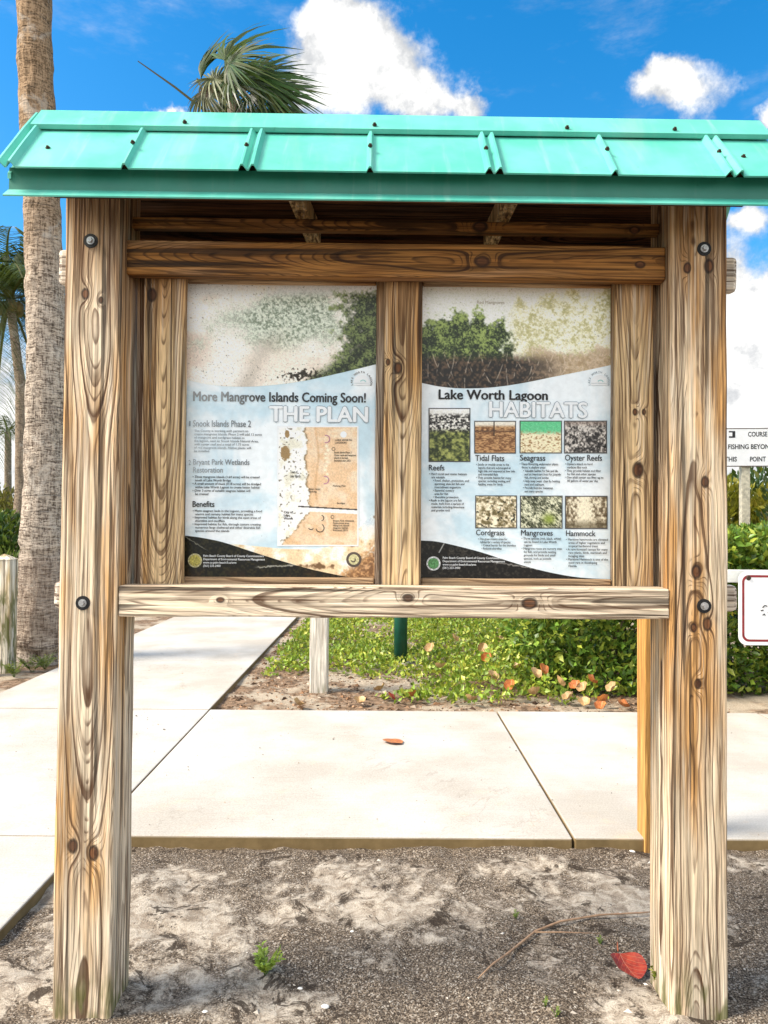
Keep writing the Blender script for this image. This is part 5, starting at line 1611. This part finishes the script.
def fallen_leaf_mesh(name, s, curl, mat, notch=True, asp=.95):
    n = 28; V = [(0, s * .42, .0)]; F_ = []
    rings = (.33, .66, 1.0)
    for r in rings:
        for i in range(n):
            a = 2 * math.pi * i / n
            rad = 1.0
            x = math.sin(a) * .5 * asp * rad; y = .5 - .5 * math.cos(a)
            if notch: y += .10 * math.exp(-(a / .5) ** 2) + .10 * math.exp(-((a - 2 * math.pi) / .5) ** 2) - 0
            y += .06 * math.exp(-((a - math.pi) / .35) ** 2)
            px_, py_ = x * r * s, (.42 + (y - .42) * r) * s
            wv = .05 * s * math.sin(a * 5 + 1) * r * r
            V.append((px_, py_, curl * s * ((px_ / s) ** 2 * 2.2 + (py_ / s - .42) ** 2 * 1.2) + wv * curl * 1.5))
    V = [(x, y - .42 * s, z) for x, y, z in V]
    for i in range(n): F_.append((0, 1 + i, 1 + (i + 1) % n))
    for k in range(2):
        for i in range(n):
            F_.append((1 + k * n + i, 1 + (k + 1) * n + i, 1 + (k + 1) * n + (i + 1) % n, 1 + k * n + (i + 1) % n))
    me = bpy.data.meshes.new(name); me.from_pydata(V, [], F_); me.update()
    me.polygons.foreach_set('use_smooth', [True] * len(me.polygons)); me.materials.append(mat)
    return me
def put_leaf(me, loc, rz, tilt, label, group=None, stem=None):
    o = bpy.data.objects.new('fallen_leaf', me); COL.objects.link(o)
    o.location = loc; o.rotation_euler = (tilt[0], tilt[1], rz); tag(o, label, 'leaf', group); return o
q = GR(625, 972)
lr = put_leaf(fallen_leaf_mesh('fallen_leaf', .088, .34, ML_red, asp=1.15), (q.x, q.y, float(ground_h(np.array(q.x), np.array(q.y))) + .026), R(200), (R(-20), R(-8)), 'large curled red leaf on the sandy soil beside the right leg')
MB().tube([(0, -.036, .004), (-.004, -.048, .010), (-.010, -.058, .012)], [.0022, .0018, .0014], 6).build('leaf_stalk', plain('leaf_stalk', (.35, .1, .04), .6), lr)
q = GR(396, 743, TOP)
put_leaf(fallen_leaf_mesh('fallen_leaf', .115, .12, ML_or, asp=.8), (q.x, q.y, TOP + .006), R(80), (R(2), R(3)), 'flat orange leaf lying alone on the concrete walk')
la = fallen_leaf_mesh('fallen_leaf', .085, .8, ML_tan); lb = fallen_leaf_mesh('fallen_leaf', .08, .9, ML_or); lrd = fallen_leaf_mesh('fallen_leaf', .07, .5, ML_red)
GT = 'fallen leaves in the planting bed'
for (x, y, me, lab) in ((482, 650, la, 't'), (516, 668, la, 't'), (536, 676, la, 't'), (560, 684, la, 't'), (585, 704, la, 't'), (604, 702, lb, 'o'), (543, 672, lb, 'o'), (575, 688, lb, 'o'), (494, 678, la, 't'), (583, 690, la, 't'), (600, 708, lb, 'o'), (470, 700, la, 't'), (455, 640, la, 't'), (412, 697, lb, 'o'), (392, 698, lrd, 'r'), (500, 642, la, 't'), (522, 655, la, 't'), (551, 664, lb, 'o'), (612, 690, la, 't'), (592, 682, lb, 'o'), (568, 699, la, 't'), (535, 694, la, 't'), (510, 688, lb, 'o'), (486, 660, lb, 'o'), (440, 668, la, 't'), (430, 650, la, 't'), (380, 690, la, 't'), (625, 706, lb, 'o'), (360, 702, la, 't'), (300, 704, la, 't')):
    q = GR(x, y, .03)
    hi = q.y > 3.12 and q.x > -.1
    zl_ = .025
    if hi:
        for zl_ in (.20, .15, .11, .08, .05):
            q = GR(x, y, zl_)
            if q.y > 3.12: break
    q.y = max(q.y, 2.93)
    put_leaf(me, (q.x, q.y, zl_), random.uniform(0, 6.28), (random.uniform(.2, .8) if hi else random.uniform(0, .3), random.uniform(-.3, .3)),
             {'t': 'tan dry leaf caught in the green ground cover of the bed', 'o': 'orange dry leaf lying in the planting bed', 'r': 'small red leaf in the mulch bed below the green metal post'}[lab], GT if lab != 'r' else None)


def weed(label, loc, h, N, spread, col, group=None, lw=.5):
    t = thing('weed', label, 'weed', loc, random.uniform(0, 6), group)
    mb = MB(); P_ = []; D_ = []; 
    for i in range(N):
        a = random.uniform(0, 6.28); r = spread * random.uniform(.3, 1); hh = h * random.uniform(.5, 1)
        tip = Vector((r * math.cos(a), r * math.sin(a), hh))
        mb.tube([(0, 0, -.005), tip * .5 + Vector((0, 0, .1 * h)), tip], [.0012, .001, .0006], 5)
        for k in range(7):
            f = .25 + .75 * k / 6; b_ = tip * f + Vector((0, 0, .1 * h * math.sin(f * 3)))
            for s_ in (-1, 1):
                P_.append(b_); w = a + s_ * random.uniform(.6, 1.2); D_.append((math.cos(w), math.sin(w), random.uniform(.1, .7)))
    n = len(P_)
    mb.build('stems', plain('weed_stem', (.12, .2, .04), .6), t)
    leaf_mesh('foliage', np.array([tuple(p) for p in P_]), np.array(D_), rnd_dir(n, (0, 0, 1.2)), h * .30 * (.6 + .6 * rng.random(n)), h * .30 * lw * (.6 + .6 * rng.random(n)), leafcols(n, col, .3, .2, (.4, .42, .05)), t)
    return t
def gnd(x, y):
    q = GR(x, y); q.z = float(ground_h(np.array(q.x), np.array(q.y))); return q
weed('bright green feathery weed growing alone in the open soil between the legs', gnd(265, 974), .065, 13, .045, (.30, .42, .06))
weed('green tuft growing against the foot of the right leg', gnd(659, 990), .05, 9, .025, (.16, .20, .03))
for (x, y) in ((516, 916), (600, 940), (545, 1005), (556, 1018)):
    weed('tiny green seedling in the sandy soil', gnd(x, y), .022, 4, .012, (.15, .2, .04), 'tiny seedlings in the soil')
for (x, y, r_, n) in ((14, 678, .12, 40), (32, 672, .10, 30), (45, 668, .1, 26)):
    weed('grass tuft at the base of the fence and big palm', gnd(x, y), .12, 14, r_, (.12, .17, .03), 'grass tufts by the fence', .18)

def tw(px, dz=.012): return [tuple(gnd(x, y) + Vector((0, 0, dz))) for x, y in px]
M_twig = plain('twig_bark', (.32, .20, .12), .8, 0, .3, 60)
tag(MB().tube(tw([(478, 982), (492, 968), (510, 950), (535, 930), (560, 921), (600, 917), (640, 914), (650, 914)]), [.0015, .0025, .003, .0034, .0034, .003, .0025, .002], 7).build('twig', M_twig, center=True), 'long curved brown twig on the soil beside the right leg', 'twig')
tag(MB().tube(tw([(535, 931), (565, 932), (600, 934)]), [.002, .002, .001], 6).build('twig', M_twig, center=True), 'thin short twig lying just below the long curved twig', 'twig')
for i, (x, y, s_) in enumerate(((325, 1004, .009), (632, 850, .010), (352, 930, .005), (300, 985, .006), (205, 1010, .006))):
    q = gnd(x, y); mb = MB(); n = 9
    mb.tube([(0, 0, -s_ * .4), (0, 0, -s_ * .1), (.1 * s_, 0, s_ * .4), (.1 * s_, 0, s_ * .62)], [s_ * .8, s_ * 1.05, s_ * .8, s_ * .2], n)
    o = mb.build('pebble', plain('white_stone', (.78, .75, .68), .8, 0, .1, 60), None, tuple(q)); o.scale = (1.2, .85, .7)
    tag(o, 'white stone at the walk edge beside the orange post' if i == 1 else ('white stone on the dark soil in front of the weed' if i == 0 else 'small white pebble scattered on the dark soil'), 'stone', None if i < 2 else 'white pebbles')
